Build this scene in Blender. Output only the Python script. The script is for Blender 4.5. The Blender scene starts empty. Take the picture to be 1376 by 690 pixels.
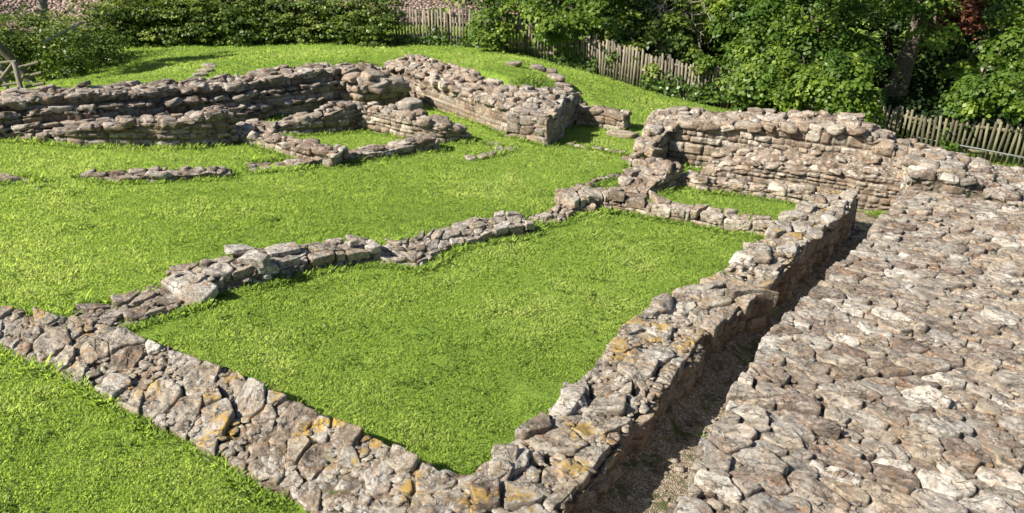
import bpy, math, random
import numpy as np
from mathutils import Vector

random.seed(7)
RNG = np.random.default_rng(7)
SC = bpy.context.scene
COL = SC.collection

# ------------------------------------------------------------------ camera, sky, sun, exposure
PITCH = math.radians(26.8); FPX = 1080.0; CAMH = 4.2
GX, GY = -.0815, -.085                       # the site falls away to the north east
cam_d = bpy.data.cameras.new('camera'); cam = bpy.data.objects.new('camera', cam_d); COL.objects.link(cam)
cam.location = (0, 0, CAMH); cam.rotation_euler = (math.pi/2 - PITCH, 0, 0)
cam_d.sensor_width = 36; cam_d.lens = 36*FPX/1376; cam_d.clip_start = .05; cam_d.clip_end = 2000
SC.camera = cam
SUN_EL = math.radians(41)
SUN_TRAVEL = Vector((math.cos(SUN_EL)*.917, math.cos(SUN_EL)*.40, -math.sin(SUN_EL)))
w = bpy.data.worlds.new('World'); SC.world = w; w.use_nodes = True
nt = w.node_tree; bg = nt.nodes['Background']
sky = nt.nodes.new('ShaderNodeTexSky'); sky.sky_type = 'NISHITA'; sky.sun_disc = False
sky.sun_elevation = SUN_EL; sky.sun_rotation = math.radians(246)
nt.links.new(sky.outputs[0], bg.inputs[0]); bg.inputs[1].default_value = .058
sl = bpy.data.lights.new('sun', 'SUN'); sl.energy = 5.0; sl.angle = math.radians(.5); sl.color = (1, .925, .80)
so = bpy.data.objects.new('sun', sl); COL.objects.link(so)
so.rotation_euler = SUN_TRAVEL.to_track_quat('-Z', 'Y').to_euler()
SC.view_settings.view_transform = 'Standard'; SC.view_settings.look = 'None'
SC.view_settings.exposure = .97; SC.view_settings.gamma = 1; SC.view_settings.use_curve_mapping = False

# ------------------------------------------------------------------ survey helpers: sight lines met with the ground
CP, SP = math.cos(PITCH), math.sin(PITCH)
def ray(u, v):
    t = (345 - v)/FPX
    return np.array([(u - 688)/FPX, CP + SP*t, -SP + CP*t])
def plane(x, y):
    return GX*x + GY*y
def W(u, v, h=0.):                            # where the sight line meets the site plane raised by h
    d = ray(u, v); k = (CAMH - h)/(GX*d[0] + GY*d[1] - d[2])
    return d*k + np.array([0, 0, CAMH])
def K(u, v, D):                               # the point at depth D on a sight line
    return ray(u, v)*D + np.array([0, 0, CAMH])
def proj(p):
    q = np.asarray(p, float) - np.array([0, 0, CAMH])
    dep = q[..., 1]*CP - q[..., 2]*SP; up = q[..., 1]*SP + q[..., 2]*CP
    dep = np.where(dep < .1, .1, dep)
    return 688 + FPX*q[..., 0]/dep, 345 - FPX*up/dep, dep
def topz(xy, u, vt):                          # height at which a post standing at xy reaches picture row vt
    d = ray(u, vt); k = xy[1]/d[1]
    return CAMH + k*d[2]

# ------------------------------------------------------------------ numpy noise
def hsh(i, j=0, k=0, s=0):
    i = np.asarray(i, np.int64); j = np.asarray(j, np.int64); k = np.asarray(k, np.int64)
    n = (i*374761393 + j*668265263 + k*2147483647 + s*974634777 + 1013904223) & 0xffffffff
    n = ((n ^ (n >> 13))*1274126177) & 0xffffffff
    n = ((n ^ (n >> 16))*2246822519) & 0xffffffff
    n = n ^ (n >> 15)
    return (n & 0xffffff)/float(0x1000000)
def vnoise(x, y, z=0., s=0):
    x, y, z = np.broadcast_arrays(np.asarray(x, float), np.asarray(y, float), np.asarray(z, float))
    xi, yi, zi = np.floor(x).astype(np.int64), np.floor(y).astype(np.int64), np.floor(z).astype(np.int64)
    fx, fy, fz = x - xi, y - yi, z - zi
    fx, fy, fz = fx*fx*(3-2*fx), fy*fy*(3-2*fy), fz*fz*(3-2*fz)
    r = 0
    for a in (0, 1):
        for b in (0, 1):
            for c in (0, 1):
                r = r + hsh(xi+a, yi+b, zi+c, s)*(fx if a else 1-fx)*(fy if b else 1-fy)*(fz if c else 1-fz)
    return r*2 - 1
def fbm(x, y, z=0., o=4, s=0, g=.5):
    r, a, f = 0, 1., 1.
    for q in range(o):
        r = r + a*vnoise(x*f, y*f, np.asarray(z)*f, s+q*17); a *= g; f *= 2.03
    return r
def sstep(a, b, x):
    t = np.clip((x - a)/(b - a), 0, 1); return t*t*(3-2*t)
def cells(a, b, s=0, jit=.42):                # irregular stone shapes: id hash, distance to joint, centre offset
    ai, bi = np.floor(a).astype(np.int64), np.floor(b).astype(np.int64)
    F1 = np.full(a.shape, 9.); F2 = np.full(a.shape, 9.); I = np.zeros(a.shape, np.int64); J = I.copy()
    CX = np.zeros(a.shape); CY = np.zeros(a.shape)
    for di in (-1, 0, 1):
        for dj in (-1, 0, 1):
            i, j = ai+di, bi+dj
            px = i + .5 + (hsh(i, j, 1, s)-.5)*2*jit + .5*(j & 1) - .25; py = j + .5 + (hsh(i, j, 2, s)-.5)*2*jit
            dx, dy = a-px, b-py
            wgt = .82 + .36*hsh(i, j, 6, s)
            d = (np.abs(dx)**2.6 + np.abs(dy)**2.6)**(1/2.6)*wgt
            near = d < F1
            F2 = np.where(near, F1, np.minimum(F2, d)); F1 = np.where(near, d, F1)
            I = np.where(near, i, I); J = np.where(near, j, J)
            CX = np.where(near, dx, CX); CY = np.where(near, dy, CY)
    return I, J, F2-F1, CX, CY
def courses(a, b, L, Hc, s=0):                # coursed masonry
    b = b + .18*Hc*vnoise(a*1.1, b*1.5, 0, s+5)
    q = b/Hc; qw = q + .28*np.sin(q*1.7 + s)
    j = np.floor(qw).astype(np.int64); fy = qw - j
    LL = L*(.75 + .6*hsh(j, 0, 3, s))
    p = a/LL + hsh(j, 0, 4, s)*13; pi = np.floor(p).astype(np.int64)
    best = np.full(a.shape, 9.); sec = best.copy(); I = pi.copy(); C = np.zeros(a.shape)
    for di in (-1, 0, 1):
        c = pi + di + .5 + (hsh(pi+di, j, 7, s)-.5)*.75
        d = np.abs(p-c); n = d < best
        sec = np.where(n, best, np.minimum(sec, d)); best = np.where(n, d, best); I = np.where(n, pi+di, I); C = np.where(n, p-c, C)
    ex = (sec-best)*.5*LL; ey = np.minimum(fy, 1-fy)*Hc*.9
    return I, j, np.minimum(ex, ey), C, fy-.5

# ------------------------------------------------------------------ object helpers
def tag(o, label=None, cat=None, group=None, kind=None):
    for k_, v_ in (('label', label), ('category', cat), ('group', group), ('kind', kind)):
        if v_: o[k_] = v_
    return o
def empty(name, loc, rz=0.):
    o = bpy.data.objects.new(name, None); COL.objects.link(o); o.location = loc; o.rotation_euler = (0, 0, rz); o.empty_display_size = .2
    return o
def mesh_obj(name, V, F, mat, parent=None, cols=None, origin=None, smooth=True):
    V = np.asarray(V, np.float32); F = np.asarray(F, np.int32)
    if origin is None: origin = (0, 0, 0)
    V = V - np.asarray(origin, np.float32)
    me = bpy.data.meshes.new(name); n = F.shape[1]
    me.vertices.add(len(V)); me.vertices.foreach_set('co', V.ravel())
    me.loops.add(F.size); me.loops.foreach_set('vertex_index', F.ravel())
    me.polygons.add(len(F)); me.polygons.foreach_set('loop_start', np.arange(0, F.size, n, dtype=np.int32))
    try: me.polygons.foreach_set('loop_total', np.full(len(F), n, np.int32))
    except Exception: pass
    me.update(calc_edges=True)
    if smooth: me.polygons.foreach_set('use_smooth', np.ones(len(F), bool))
    if cols is not None:
        at = me.color_attributes.new('Col', 'FLOAT_COLOR', 'POINT')
        c = np.ones((len(V), 4), np.float32); cc = np.asarray(cols, np.float32); c[:, :cc.shape[1]] = cc
        at.data.foreach_set('color', c.ravel())
    me.materials.append(mat); me.validate(verbose=False)
    o = bpy.data.objects.new(name, me); COL.objects.link(o)
    if parent is not None: o.parent = parent; o.location = np.asarray(origin, float) - np.array(parent.location)
    else: o.location = origin
    return o
class MB:                                     # gathers pieces (quads) into ONE mesh
    def __init__(s): s.V = []; s.F = []; s.C = []; s.n = 0
    def add(s, V, F, C=None):
        V = np.asarray(V, float); s.V.append(V); s.F.append(np.asarray(F, np.int64) + s.n); s.n += len(V)
        if C is None: C = np.tile([.5, 1, 0], (len(V), 1))
        s.C.append(np.asarray(C, float))
    def build(s, name, mat, parent=None, origin=None, smooth=True):
        V = np.concatenate(s.V)
        return mesh_obj(name, V, np.concatenate(s.F), mat, parent, np.concatenate(s.C), origin, smooth)
_cube = {}
def cube_grid(n):                             # subdivided cube surface, verts in [-1,1]
    if n in _cube: return _cube[n]
    idx = {}; V = []; F = []
    def vid(p):
        if p not in idx: idx[p] = len(V); V.append([2*q/n-1 for q in p])
        return idx[p]
    for ax in range(3):
        for side in (0, n):
            for i in range(n):
                for j in range(n):
                    qs = []
                    for (a, b) in ((i, j), (i+1, j), (i+1, j+1), (i, j+1)):
                        p = [0, 0, 0]; p[ax] = side; p[(ax+1) % 3] = a; p[(ax+2) % 3] = b; qs.append(vid(tuple(p)))
                    F.append(qs if side else qs[::-1])
    _cube[n] = (np.array(V), np.array(F)); return _cube[n]
def rock(mb, c, size, rz=0., tilt=(0, 0), n=5, rough=.06, blue=0., tint=None, square=.90):
    V, F = cube_grid(n); V = V.copy()
    L = np.linalg.norm(V, axis=1, keepdims=True); S = V/L
    V = V*square + S*(1-square)*1.05
    for q in range(8):                        # chipped facets
        d = RNG.normal(size=3); d /= np.linalg.norm(d); t = RNG.uniform(.80, 1.15)
        e = V@d - t; V = V - np.outer(np.clip(e, 0, None), d)
    sd = RNG.uniform(0, 100)
    V = V*(1 + rough*2*fbm(V[:, 0]*1.3+sd, V[:, 1]*1.3, V[:, 2]*1.3+sd, 3)[:, None])
    V = V*np.asarray(size)/2
    a, b = tilt
    ca, sa = math.cos(a), math.sin(a); V = V@np.array([[1, 0, 0], [0, ca, sa], [0, -sa, ca]])
    cb, sb = math.cos(b), math.sin(b); V = V@np.array([[cb, 0, -sb], [0, 1, 0], [sb, 0, cb]])
    cz, sz = math.cos(rz), math.sin(rz); V = V@np.array([[cz, sz, 0], [-sz, cz, 0], [0, 0, 1]])
    V = V + np.asarray(c)
    t = RNG.uniform() if tint is None else tint
    mb.add(V, F, np.tile([t, 1., blue], (len(V), 1)))

# ------------------------------------------------------------------ materials
def mat_new(name):
    m = bpy.data.materials.new(name); m.use_nodes = True
    nt = m.node_tree; b = nt.nodes['Principled BSDF']; return m, nt, b
def N(nt, t, **kw):
    n = nt.nodes.new(t)
    for k_, v_ in kw.items():
        if k_ in n.inputs: n.inputs[k_].default_value = v_
        else: setattr(n, k_, v_)
    return n
def ramp(nt, fac, stops):
    r = nt.nodes.new('ShaderNodeValToRGB'); e = r.color_ramp.elements
    while len(e) < len(stops): e.new(.5)
    for q, (p, c) in zip(e, stops): q.position = p; q.color = (*c, 1) if len(c) == 3 else c
    nt.links.new(fac, r.inputs[0]); return r.outputs[0]
def mixc(nt, f, a, b, mode='MIX'):
    m = nt.nodes.new('ShaderNodeMix'); m.data_type = 'RGBA'; m.blend_type = mode
    for i, v in ((0, f), (6, a), (7, b)):
        if hasattr(v, 'type') and hasattr(v, 'is_linked'): nt.links.new(v, m.inputs[i])
        elif i == 0: m.inputs[0].default_value = v
        else: m.inputs[i].default_value = (*v, 1)
    return m.outputs[2]
def math_(nt, op, a, b=0., clamp=False):
    m = nt.nodes.new('ShaderNodeMath'); m.operation = op; m.use_clamp = clamp
    for i, v in ((0, a), (1, b)):
        if hasattr(v, 'is_linked'): nt.links.new(v, m.inputs[i])
        else: m.inputs[i].default_value = v
    return m.outputs[0]
def noise(nt, co, scale, detail=4, rough=.55, dist=0.):
    n = N(nt, 'ShaderNodeTexNoise', Scale=scale, Detail=detail, Roughness=rough, Distortion=dist); nt.links.new(co, n.inputs['Vector']); return n.outputs['Fac']
def stone_mat(name, stops, lichen=(.52, .50, .46), lich_amt=.5, orange=.0, moss=.15, bump=1., mortar=.3, flecks=.55):
    m, nt, b = mat_new(name)
    at = N(nt, 'ShaderNodeAttribute', attribute_name='Col'); sep = N(nt, 'ShaderNodeSeparateColor'); nt.links.new(at.outputs['Color'], sep.inputs[0])
    geo = N(nt, 'ShaderNodeNewGeometry'); co = geo.outputs['Position']
    n1 = noise(nt, co, 3.2, 6, .65); n2 = noise(nt, co, 17, 8, .72, .6); n3 = noise(nt, co, 75, 5, .7)
    base = ramp(nt, sep.outputs[0], stops)
    tone = ramp(nt, n2, [(.28, (.35, .33, .31)), (.5, (.95, .94, .92)), (.70, (1.45, 1.42, 1.38))])
    c = mixc(nt, 1., base, tone, 'MULTIPLY')
    iron = math_(nt, 'MULTIPLY', ramp(nt, noise(nt, co, 5.5, 5, .6, 1.), [(.50, (0, 0, 0)), (.66, (1, 1, 1))]), .55)
    c = mixc(nt, iron, c, (.30, .17, .085))
    # dark and pale lichen crusts with outlines of their own, mostly on the weathered tops
    sxyz = N(nt, 'ShaderNodeSeparateXYZ'); nt.links.new(geo.outputs['Normal'], sxyz.inputs[0])
    up = ramp(nt, sxyz.outputs[2], [(.15, (.25,)*3), (.75, (1,)*3)])
    pl = ramp(nt, math_(nt, 'ADD', math_(nt, 'MULTIPLY', n1, .45), math_(nt, 'MULTIPLY', noise(nt, co, 26, 6, .7, .4), .55)), [(.50, (0, 0, 0)), (.56, (1, 1, 1))])
    c = mixc(nt, math_(nt, 'MULTIPLY', math_(nt, 'MULTIPLY', pl, up), lich_amt), c, lichen)
    dk = ramp(nt, math_(nt, 'ADD', math_(nt, 'MULTIPLY', noise(nt, co, 6, 4, .6), .5), math_(nt, 'MULTIPLY', noise(nt, co, 42, 6, .75, .3), .5)), [(.515, (0, 0, 0)), (.585, (1, 1, 1))])
    c = mixc(nt, math_(nt, 'MULTIPLY', dk, .68), c, (.085, .075, .065))
    og = ramp(nt, math_(nt, 'ADD', math_(nt, 'MULTIPLY', noise(nt, co, 2.1, 3, .5), .6), math_(nt, 'MULTIPLY', noise(nt, co, 19, 6, .7), .4)), [(.555, (0, 0, 0)), (.61, (1, 1, 1))])
    og = math_(nt, 'MULTIPLY', og, math_(nt, 'MULTIPLY', math_(nt, 'MULTIPLY', sep.outputs[2], up), orange))
    c = mixc(nt, og, c, (.40, .26, .06))
    jn = ramp(nt, sep.outputs[1], [(.15, (1, 1, 1)), (.62, (0, 0, 0))])
    soil = mixc(nt, ramp(nt, noise(nt, co, 9, 4, .6), [(.56, (0, 0, 0)), (.66, (1, 1, 1))]), (.12, .085, .055), (.07, .095, .02) if moss > .2 else (.15, .11, .075))
    mort = ramp(nt, noise(nt, co, 2.6, 3, .5), [(.46, (0, 0, 0)), (.56, (1, 1, 1))])
    soil = mixc(nt, math_(nt, 'MULTIPLY', mort, mortar), soil, (.40, .34, .27))
    c = mixc(nt, math_(nt, 'MULTIPLY', jn, .85), c, soil)
    # fissures and flaked edges
    mp = N(nt, 'ShaderNodeMapping'); mp.inputs['Scale'].default_value = (1, 1, 2.2); mp.inputs['Rotation'].default_value = (0, 0, .5); nt.links.new(co, mp.inputs[0])
    dn = N(nt, 'ShaderNodeTexNoise', Scale=6., Detail=5, Roughness=.7); nt.links.new(mp.outputs[0], dn.inputs['Vector'])
    vm = N(nt, 'ShaderNodeMix'); vm.data_type = 'VECTOR'; vm.inputs[0].default_value = .16; nt.links.new(mp.outputs[0], vm.inputs[4]); nt.links.new(dn.outputs['Color'], vm.inputs[5])
    vo = N(nt, 'ShaderNodeTexVoronoi', Scale=11.); vo.feature = 'DISTANCE_TO_EDGE'; nt.links.new(vm.outputs[1], vo.inputs['Vector'])
    ck = ramp(nt, vo.outputs['Distance'], [(.0, (1, 1, 1)), (.05, (0, 0, 0))])
    ck = math_(nt, 'MULTIPLY', ck, ramp(nt, noise(nt, co, 7, 3, .6), [(.48, (0, 0, 0)), (.58, (1, 1, 1))]))
    c = mixc(nt, math_(nt, 'MULTIPLY', ck, .75), c, (.07, .055, .045))
    fl_ = ramp(nt, noise(nt, co, 48, 6, .8, .8), [(.60, (0, 0, 0)), (.64, (1, 1, 1))])
    c = mixc(nt, math_(nt, 'MULTIPLY', fl_, flecks), c, (.58, .55, .50))
    nt.links.new(c, b.inputs['Base Color']); b.inputs['Roughness'].default_value = .9
    b.inputs['Specular IOR Level'].default_value = .25
    hsum = math_(nt, 'ADD', math_(nt, 'MULTIPLY', n2, .7), math_(nt, 'MULTIPLY', n3, .35)); hsum = math_(nt, 'SUBTRACT', hsum, math_(nt, 'MULTIPLY', ck, .5))
    bp = N(nt, 'ShaderNodeBump', Strength=.9*bump, Distance=.035); nt.links.new(hsum, bp.inputs['Height']); nt.links.new(bp.outputs[0], b.inputs['Normal'])
    return m
M_NEAR = stone_mat('weathered_near_stone', [(0, (.17, .13, .10)), (.2, (.27, .225, .175)), (.4, (.33, .31, .275)), (.6, (.38, .32, .24)), (.8, (.26, .24, .215)), (1, (.54, .51, .46))], lich_amt=.55, orange=1., moss=.3)
M_TOP = stone_mat('sandstone_rubble', [(0, (.16, .12, .10)), (.2, (.26, .215, .175)), (.4, (.32, .30, .27)), (.55, (.38, .315, .24)), (.75, (.25, .225, .205)), (.9, (.37, .345, .31)), (1, (.60, .56, .50))], lich_amt=.4, orange=.35, mortar=.5, flecks=.5)
M_WALL = stone_mat('pink_sandstone', [(0, (.20, .15, .12)), (.3, (.29, .235, .185)), (.55, (.36, .29, .225)), (.8, (.32, .29, .25)), (1, (.56, .50, .43))], lich_amt=.45, orange=.2)
M_DARK = stone_mat('dark_and_shaded_sandstone', [(0, (.13, .10, .08)), (.4, (.23, .185, .15)), (.8, (.31, .27, .23)), (1, (.46, .42, .37))], lich_amt=.5, moss=.3)  # darker tone puts the shaded walls' shade into colour; also dark and brown stones
M_PALE = stone_mat('pale_lichened_block', [(0, (.32, .30, .27)), (1, (.44, .41, .37))], lich_amt=.6, lichen=(.62, .61, .58), orange=.4)

def leafy(name, c1, c2, c3, trans=.45, rough=.5, upn=0.):
    m, nt, b = mat_new(name)
    at = N(nt, 'ShaderNodeAttribute', attribute_name='Col'); sep = N(nt, 'ShaderNodeSeparateColor'); nt.links.new(at.outputs['Color'], sep.inputs[0])
    c = ramp(nt, sep.outputs[0], [(0, c1), (.5, c2), (1, c3)])
    nt.links.new(c, b.inputs['Base Color']); b.inputs['Roughness'].default_value = rough; b.inputs['Specular IOR Level'].default_value = .35
    tr = N(nt, 'ShaderNodeBsdfTranslucent'); cc = mixc(nt, 1., c, (1.2, 1.25, .7), 'MULTIPLY'); nt.links.new(cc, tr.inputs[0])
    if upn:                                   # shading normal bent skyward to brighten the blades, not their real facing
        gn = N(nt, 'ShaderNodeNewGeometry'); nm = N(nt, 'ShaderNodeMix'); nm.data_type = 'VECTOR'; nm.inputs[0].default_value = upn; nt.links.new(gn.outputs['Normal'], nm.inputs[4]); nm.inputs[5].default_value = (0, 0, 1)
        nz = N(nt, 'ShaderNodeVectorMath'); nz.operation = 'NORMALIZE'; nt.links.new(nm.outputs[1], nz.inputs[0]); nt.links.new(nz.outputs[0], b.inputs['Normal'])
    mx = N(nt, 'ShaderNodeMixShader'); mx.inputs[0].default_value = trans
    nt.links.new(b.outputs[0], mx.inputs[1]); nt.links.new(tr.outputs[0], mx.inputs[2])
    nt.links.new(mx.outputs[0], nt.nodes['Material Output'].inputs[0]); return m
M_GRASS = leafy('grass_blades', (.19, .32, .05), (.385, .55, .095), (.58, .70, .20), .38, .6, .88)
M_LEAF = leafy('sycamore_leaves', (.045, .10, .016), (.12, .20, .028), (.27, .35, .055), .42, .45)
M_LEAFD = leafy('hedge_leaves', (.04, .075, .016), (.12, .18, .03), (.28, .34, .075), .35, .45)
M_DEEP = leafy('deep_wood_shade_leaves', (.012, .03, .008), (.03, .055, .012), (.06, .09, .02), .25, .5)  # shade inside the wood put into a near-black leaf colour
M_IVY = leafy('ivy_leaves', (.03, .07, .012), (.07, .13, .02), (.14, .20, .035), .3, .35)
M_BROWN = leafy('withered_leaves', (.10, .035, .02), (.19, .07, .035), (.28, .12, .05), .3, .6)
def plain_noise(name, c1, c2, scale, bump=.3, stretch=None, rough=.9, dist=.02):
    m, nt, b = mat_new(name); tc = N(nt, 'ShaderNodeTexCoord'); co = tc.outputs['Object']
    if stretch:
        mp = N(nt, 'ShaderNodeMapping'); mp.inputs['Scale'].default_value = stretch; nt.links.new(co, mp.inputs[0]); co = mp.outputs[0]
    n = noise(nt, co, scale, 6, .65, .3); at = N(nt, 'ShaderNodeAttribute', attribute_name='Col')
    c = ramp(nt, n, [(.3, c1), (.7, c2)]); c = mixc(nt, 1., c, at.outputs['Color'], 'MULTIPLY')
    nt.links.new(c, b.inputs['Base Color']); b.inputs['Roughness'].default_value = rough
    bp = N(nt, 'ShaderNodeBump', Strength=bump, Distance=dist); nt.links.new(n, bp.inputs['Height']); nt.links.new(bp.outputs[0], b.inputs['Normal'])
    return m
M_WOOD = plain_noise('weathered_fence_wood', (.10, .085, .065), (.28, .245, .20), 6, .5, (6, 6, .8))
M_WOODD = plain_noise('green_stained_wood', (.09, .085, .05), (.21, .19, .13), 6, .5, (6, 6, .8))
M_BARK = plain_noise('bark', (.06, .05, .038), (.17, .14, .105), 5, 1., (3, 3, .8), dist=.05)
M_PALEBARK = plain_noise('pale_bare_twig', (.22, .19, .15), (.38, .34, .28), 5, .5, (3, 3, .8))
M_METAL = plain_noise('galvanised_pipe', (.08, .09, .095), (.15, .165, .17), 8, .1, rough=.5)
m, nt_, b_ = mat_new('turf_soil')             # ground below the blades: thatch, moss and soil
co_ = N(nt_, 'ShaderNodeNewGeometry').outputs['Position']
c_ = mixc(nt_, ramp(nt_, noise(nt_, co_, 1.2, 5, .6), [(.35, (0, 0, 0)), (.65, (1, 1, 1))]), (.17, .28, .045), (.26, .38, .065))
c_ = mixc(nt_, ramp(nt_, noise(nt_, co_, 60, 4, .7), [(.45, (0, 0, 0)), (.75, (1, 1, 1))]), c_, (.24, .32, .05))
c_ = mixc(nt_, math_(nt_, 'MULTIPLY', ramp(nt_, noise(nt_, co_, 3.1, 5, .7, .5), [(.60, (0, 0, 0)), (.72, (1, 1, 1))]), .5), c_, (.20, .18, .07))
nt_.links.new(c_, b_.inputs['Base Color']); b_.inputs['Roughness'].default_value = 1; b_.inputs['Specular IOR Level'].default_value = .1
bp_ = N(nt_, 'ShaderNodeBump', Strength=.8, Distance=.03); nt_.links.new(noise(nt_, co_, 45, 5, .7), bp_.inputs['Height']); nt_.links.new(bp_.outputs[0], b_.inputs['Normal'])
M_TURF = m
m, nt_, b_ = mat_new('trodden_gravel')
co_ = N(nt_, 'ShaderNodeNewGeometry').outputs['Position']
vo = N(nt_, 'ShaderNodeTexVoronoi', Scale=70.); nt_.links.new(co_, vo.inputs['Vector'])
sp_ = N(nt_, 'ShaderNodeSeparateColor'); nt_.links.new(vo.outputs['Color'], sp_.inputs[0])
c_ = ramp(nt_, sp_.outputs[0], [(0, (.13, .095, .06)), (.5, (.27, .21, .145)), (.9, (.42, .36, .28)), (1, (.62, .58, .50))])
c_ = mixc(nt_, ramp(nt_, noise(nt_, co_, 3.5, 5, .7, .6), [(.50, (0, 0, 0)), (.62, (1, 1, 1))]), c_, (.07, .085, .025))
nt_.links.new(c_, b_.inputs['Base Color']); b_.inputs['Roughness'].default_value = .95
bp_ = N(nt_, 'ShaderNodeBump', Strength=.8, Distance=.02); nt_.links.new(vo.outputs['Distance'], bp_.inputs['Height']); nt_.links.new(bp_.outputs[0], b_.inputs['Normal'])
M_GRAVEL = m
m, nt_, b_ = mat_new('railway_ballast')
co_ = N(nt_, 'ShaderNodeNewGeometry').outputs['Position']
vo = N(nt_, 'ShaderNodeTexVoronoi', Scale=9.); nt_.links.new(co_, vo.inputs['Vector'])
sp_ = N(nt_, 'ShaderNodeSeparateColor'); nt_.links.new(vo.outputs['Color'], sp_.inputs[0])
c_ = ramp(nt_, sp_.outputs[0], [(0, (.09, .06, .045)), (.5, (.21, .145, .115)), (1, (.34, .26, .22))])
nt_.links.new(c_, b_.inputs['Base Color']); b_.inputs['Roughness'].default_value = .95
bp_ = N(nt_, 'ShaderNodeBump', Strength=1., Distance=.12); nt_.links.new(vo.outputs['Distance'], bp_.inputs['Height']); bp_.invert = True; nt_.links.new(bp_.outputs[0], b_.inputs['Normal'])
M_BALLAST = m

# ------------------------------------------------------------------ the lie of the land
ctrl = [(K(u, v, D), None) for (u, v, D) in [
    (300, 106, 18.2), (150, 118, 17.6), (60, 124, 17.2), (0, 130, 16.8), (390, 95, 19.4), (450, 84, 20.6), (520, 82, 21.4), (600, 88, 21.4),
    (660, 94, 20.3), (720, 104, 19.6), (762, 122, 19.4), (200, 85, 21.5), (420, 70, 23), (560, 70, 24), (700, 80, 22.5), (790, 112, 22.), (830, 140, 21),
    (510, 60, 26), (640, 64, 25.5), (750, 87, 25), (850, 117, 24), (960, 144, 23), (1080, 170, 22.3), (1190, 198, 21.5), (1376, 224, 20.5), (1500, 250, 20),
    (170, 62, 25), (330, 57, 25.5), (25, 128, 19.5), (100, 106, 21.3), (-100, 135, 18.5), (-300, 150, 18), (0, 60, 25), (60, 40, 29)]]
CX = np.array([p[0] for p, _ in ctrl]); CY = np.array([p[1] for p, _ in ctrl]); CH = np.array([p[2]-plane(p[0], p[1]) for p, _ in ctrl])
extra = [(2.9, 19.3, .05), (3.6, 18.7, .1), (-25, 35, 4.5), (-8, 36, 4.), (4, 36, 2.), (14, 32, -1.5), (20, 24, -1.5), (24, 14, -1), (12, 8, -.2), (12, 12, -.4), (10.5, 13.2, -.2), (-30, 15, 2.), (30, 50, 5), (0, 60, 7), (-30, 60, 8), (60, 30, 6), (8, 4, -.1)]
CX = np.append(CX, [e[0] for e in extra]); CY = np.append(CY, [e[1] for e in extra]); CH = np.append(CH, [e[2] for e in extra])
Am = np.hypot(CX[:, None]-CX, CY[:, None]-CY) - .15*np.eye(len(CX))
A2 = np.block([[Am, np.ones((len(CX), 1))], [np.ones((1, len(CX))), np.zeros((1, 1))]])
SOL = np.linalg.solve(A2, np.append(CH, 0))
def bank_h(x, y):
    x = np.asarray(x, float); y = np.asarray(y, float); r = np.full(x.shape, SOL[-1])
    for i in range(len(CX)): r = r + SOL[i]*np.hypot(x-CX[i], y-CY[i])
    return r
def mid(a, b): return (np.asarray(a)+np.asarray(b))/2
# the edge of the level inside (walls stand on it)
EDGE = [W(-500, 200)[:2], W(0, 178)[:2], W(150, 172)[:2], W(300, 160)[:2], W(400, 152)[:2], W(490, 142)[:2], (-2.9, 20.8), (-1.6, 19.6), (-.2, 17.8), (1.5, 19.3), (2.6, 18.55), (3.1, 17.6), (3.5, 16.9), (5., 16.3), (7.2, 15.4), (9.6, 13.8), (8.6, 12.6), (7.0, 9.5), (4.6, 5.), (3, 1), (2, -10), (-60, -10)]
EDGE = np.array([np.array(e, float) for e in EDGE])
def sdist(x, y):                              # distance outside the EDGE polygon (negative inside)
    x = np.asarray(x, float); y = np.asarray(y, float); d = np.full(x.shape, 1e9); inside = np.zeros(x.shape, bool)
    n = len(EDGE)
    for i in range(n):
        a, b = EDGE[i], EDGE[(i+1) % n]; ab = b-a; t = np.clip(((x-a[0])*ab[0]+(y-a[1])*ab[1])/(ab@ab), 0, 1)
        d = np.minimum(d, np.hypot(x-a[0]-t*ab[0], y-a[1]-t*ab[1]))
        c = ((a[1] > y) != (b[1] > y)) & (x < (b[0]-a[0])*(y-a[1])/(b[1]-a[1]+1e-12)+a[0]); inside ^= c
    return np.where(inside, -d, d)
COR_A, COR_B = np.array([.0, 3.55]), np.array([6.95, 14.6])   # passage between the two walls
cd = (COR_B-COR_A)/np.linalg.norm(COR_B-COR_A); cn = np.array([cd[1], -cd[0]])
def G(x, y):
    x = np.asarray(x, float); y = np.asarray(y, float)
    z = plane(np.clip(x, -60, 60), np.clip(y, -60, 70))
    m = sstep(-.05, 1.1, sdist(x, y))
    z = z + m*bank_h(x, y)
    s = (x-COR_A[0])*cd[0] + (y-COR_A[1])*cd[1]; t = (x-COR_A[0])*cn[0] + (y-COR_A[1])*cn[1]
    z = z - .15*sstep(-.35, .15, t)*sstep(1.5, 1.0, t)*sstep(-3, -1, s)*sstep(12.6, 12., s)
    near = sstep(45, 25, np.hypot(x, y))
    z = z + near*(.03*fbm(x*.55, y*.55, 0, 3, 3) + .008*fbm(x*4, y*4, 0, 3, 9))
    return z

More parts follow.
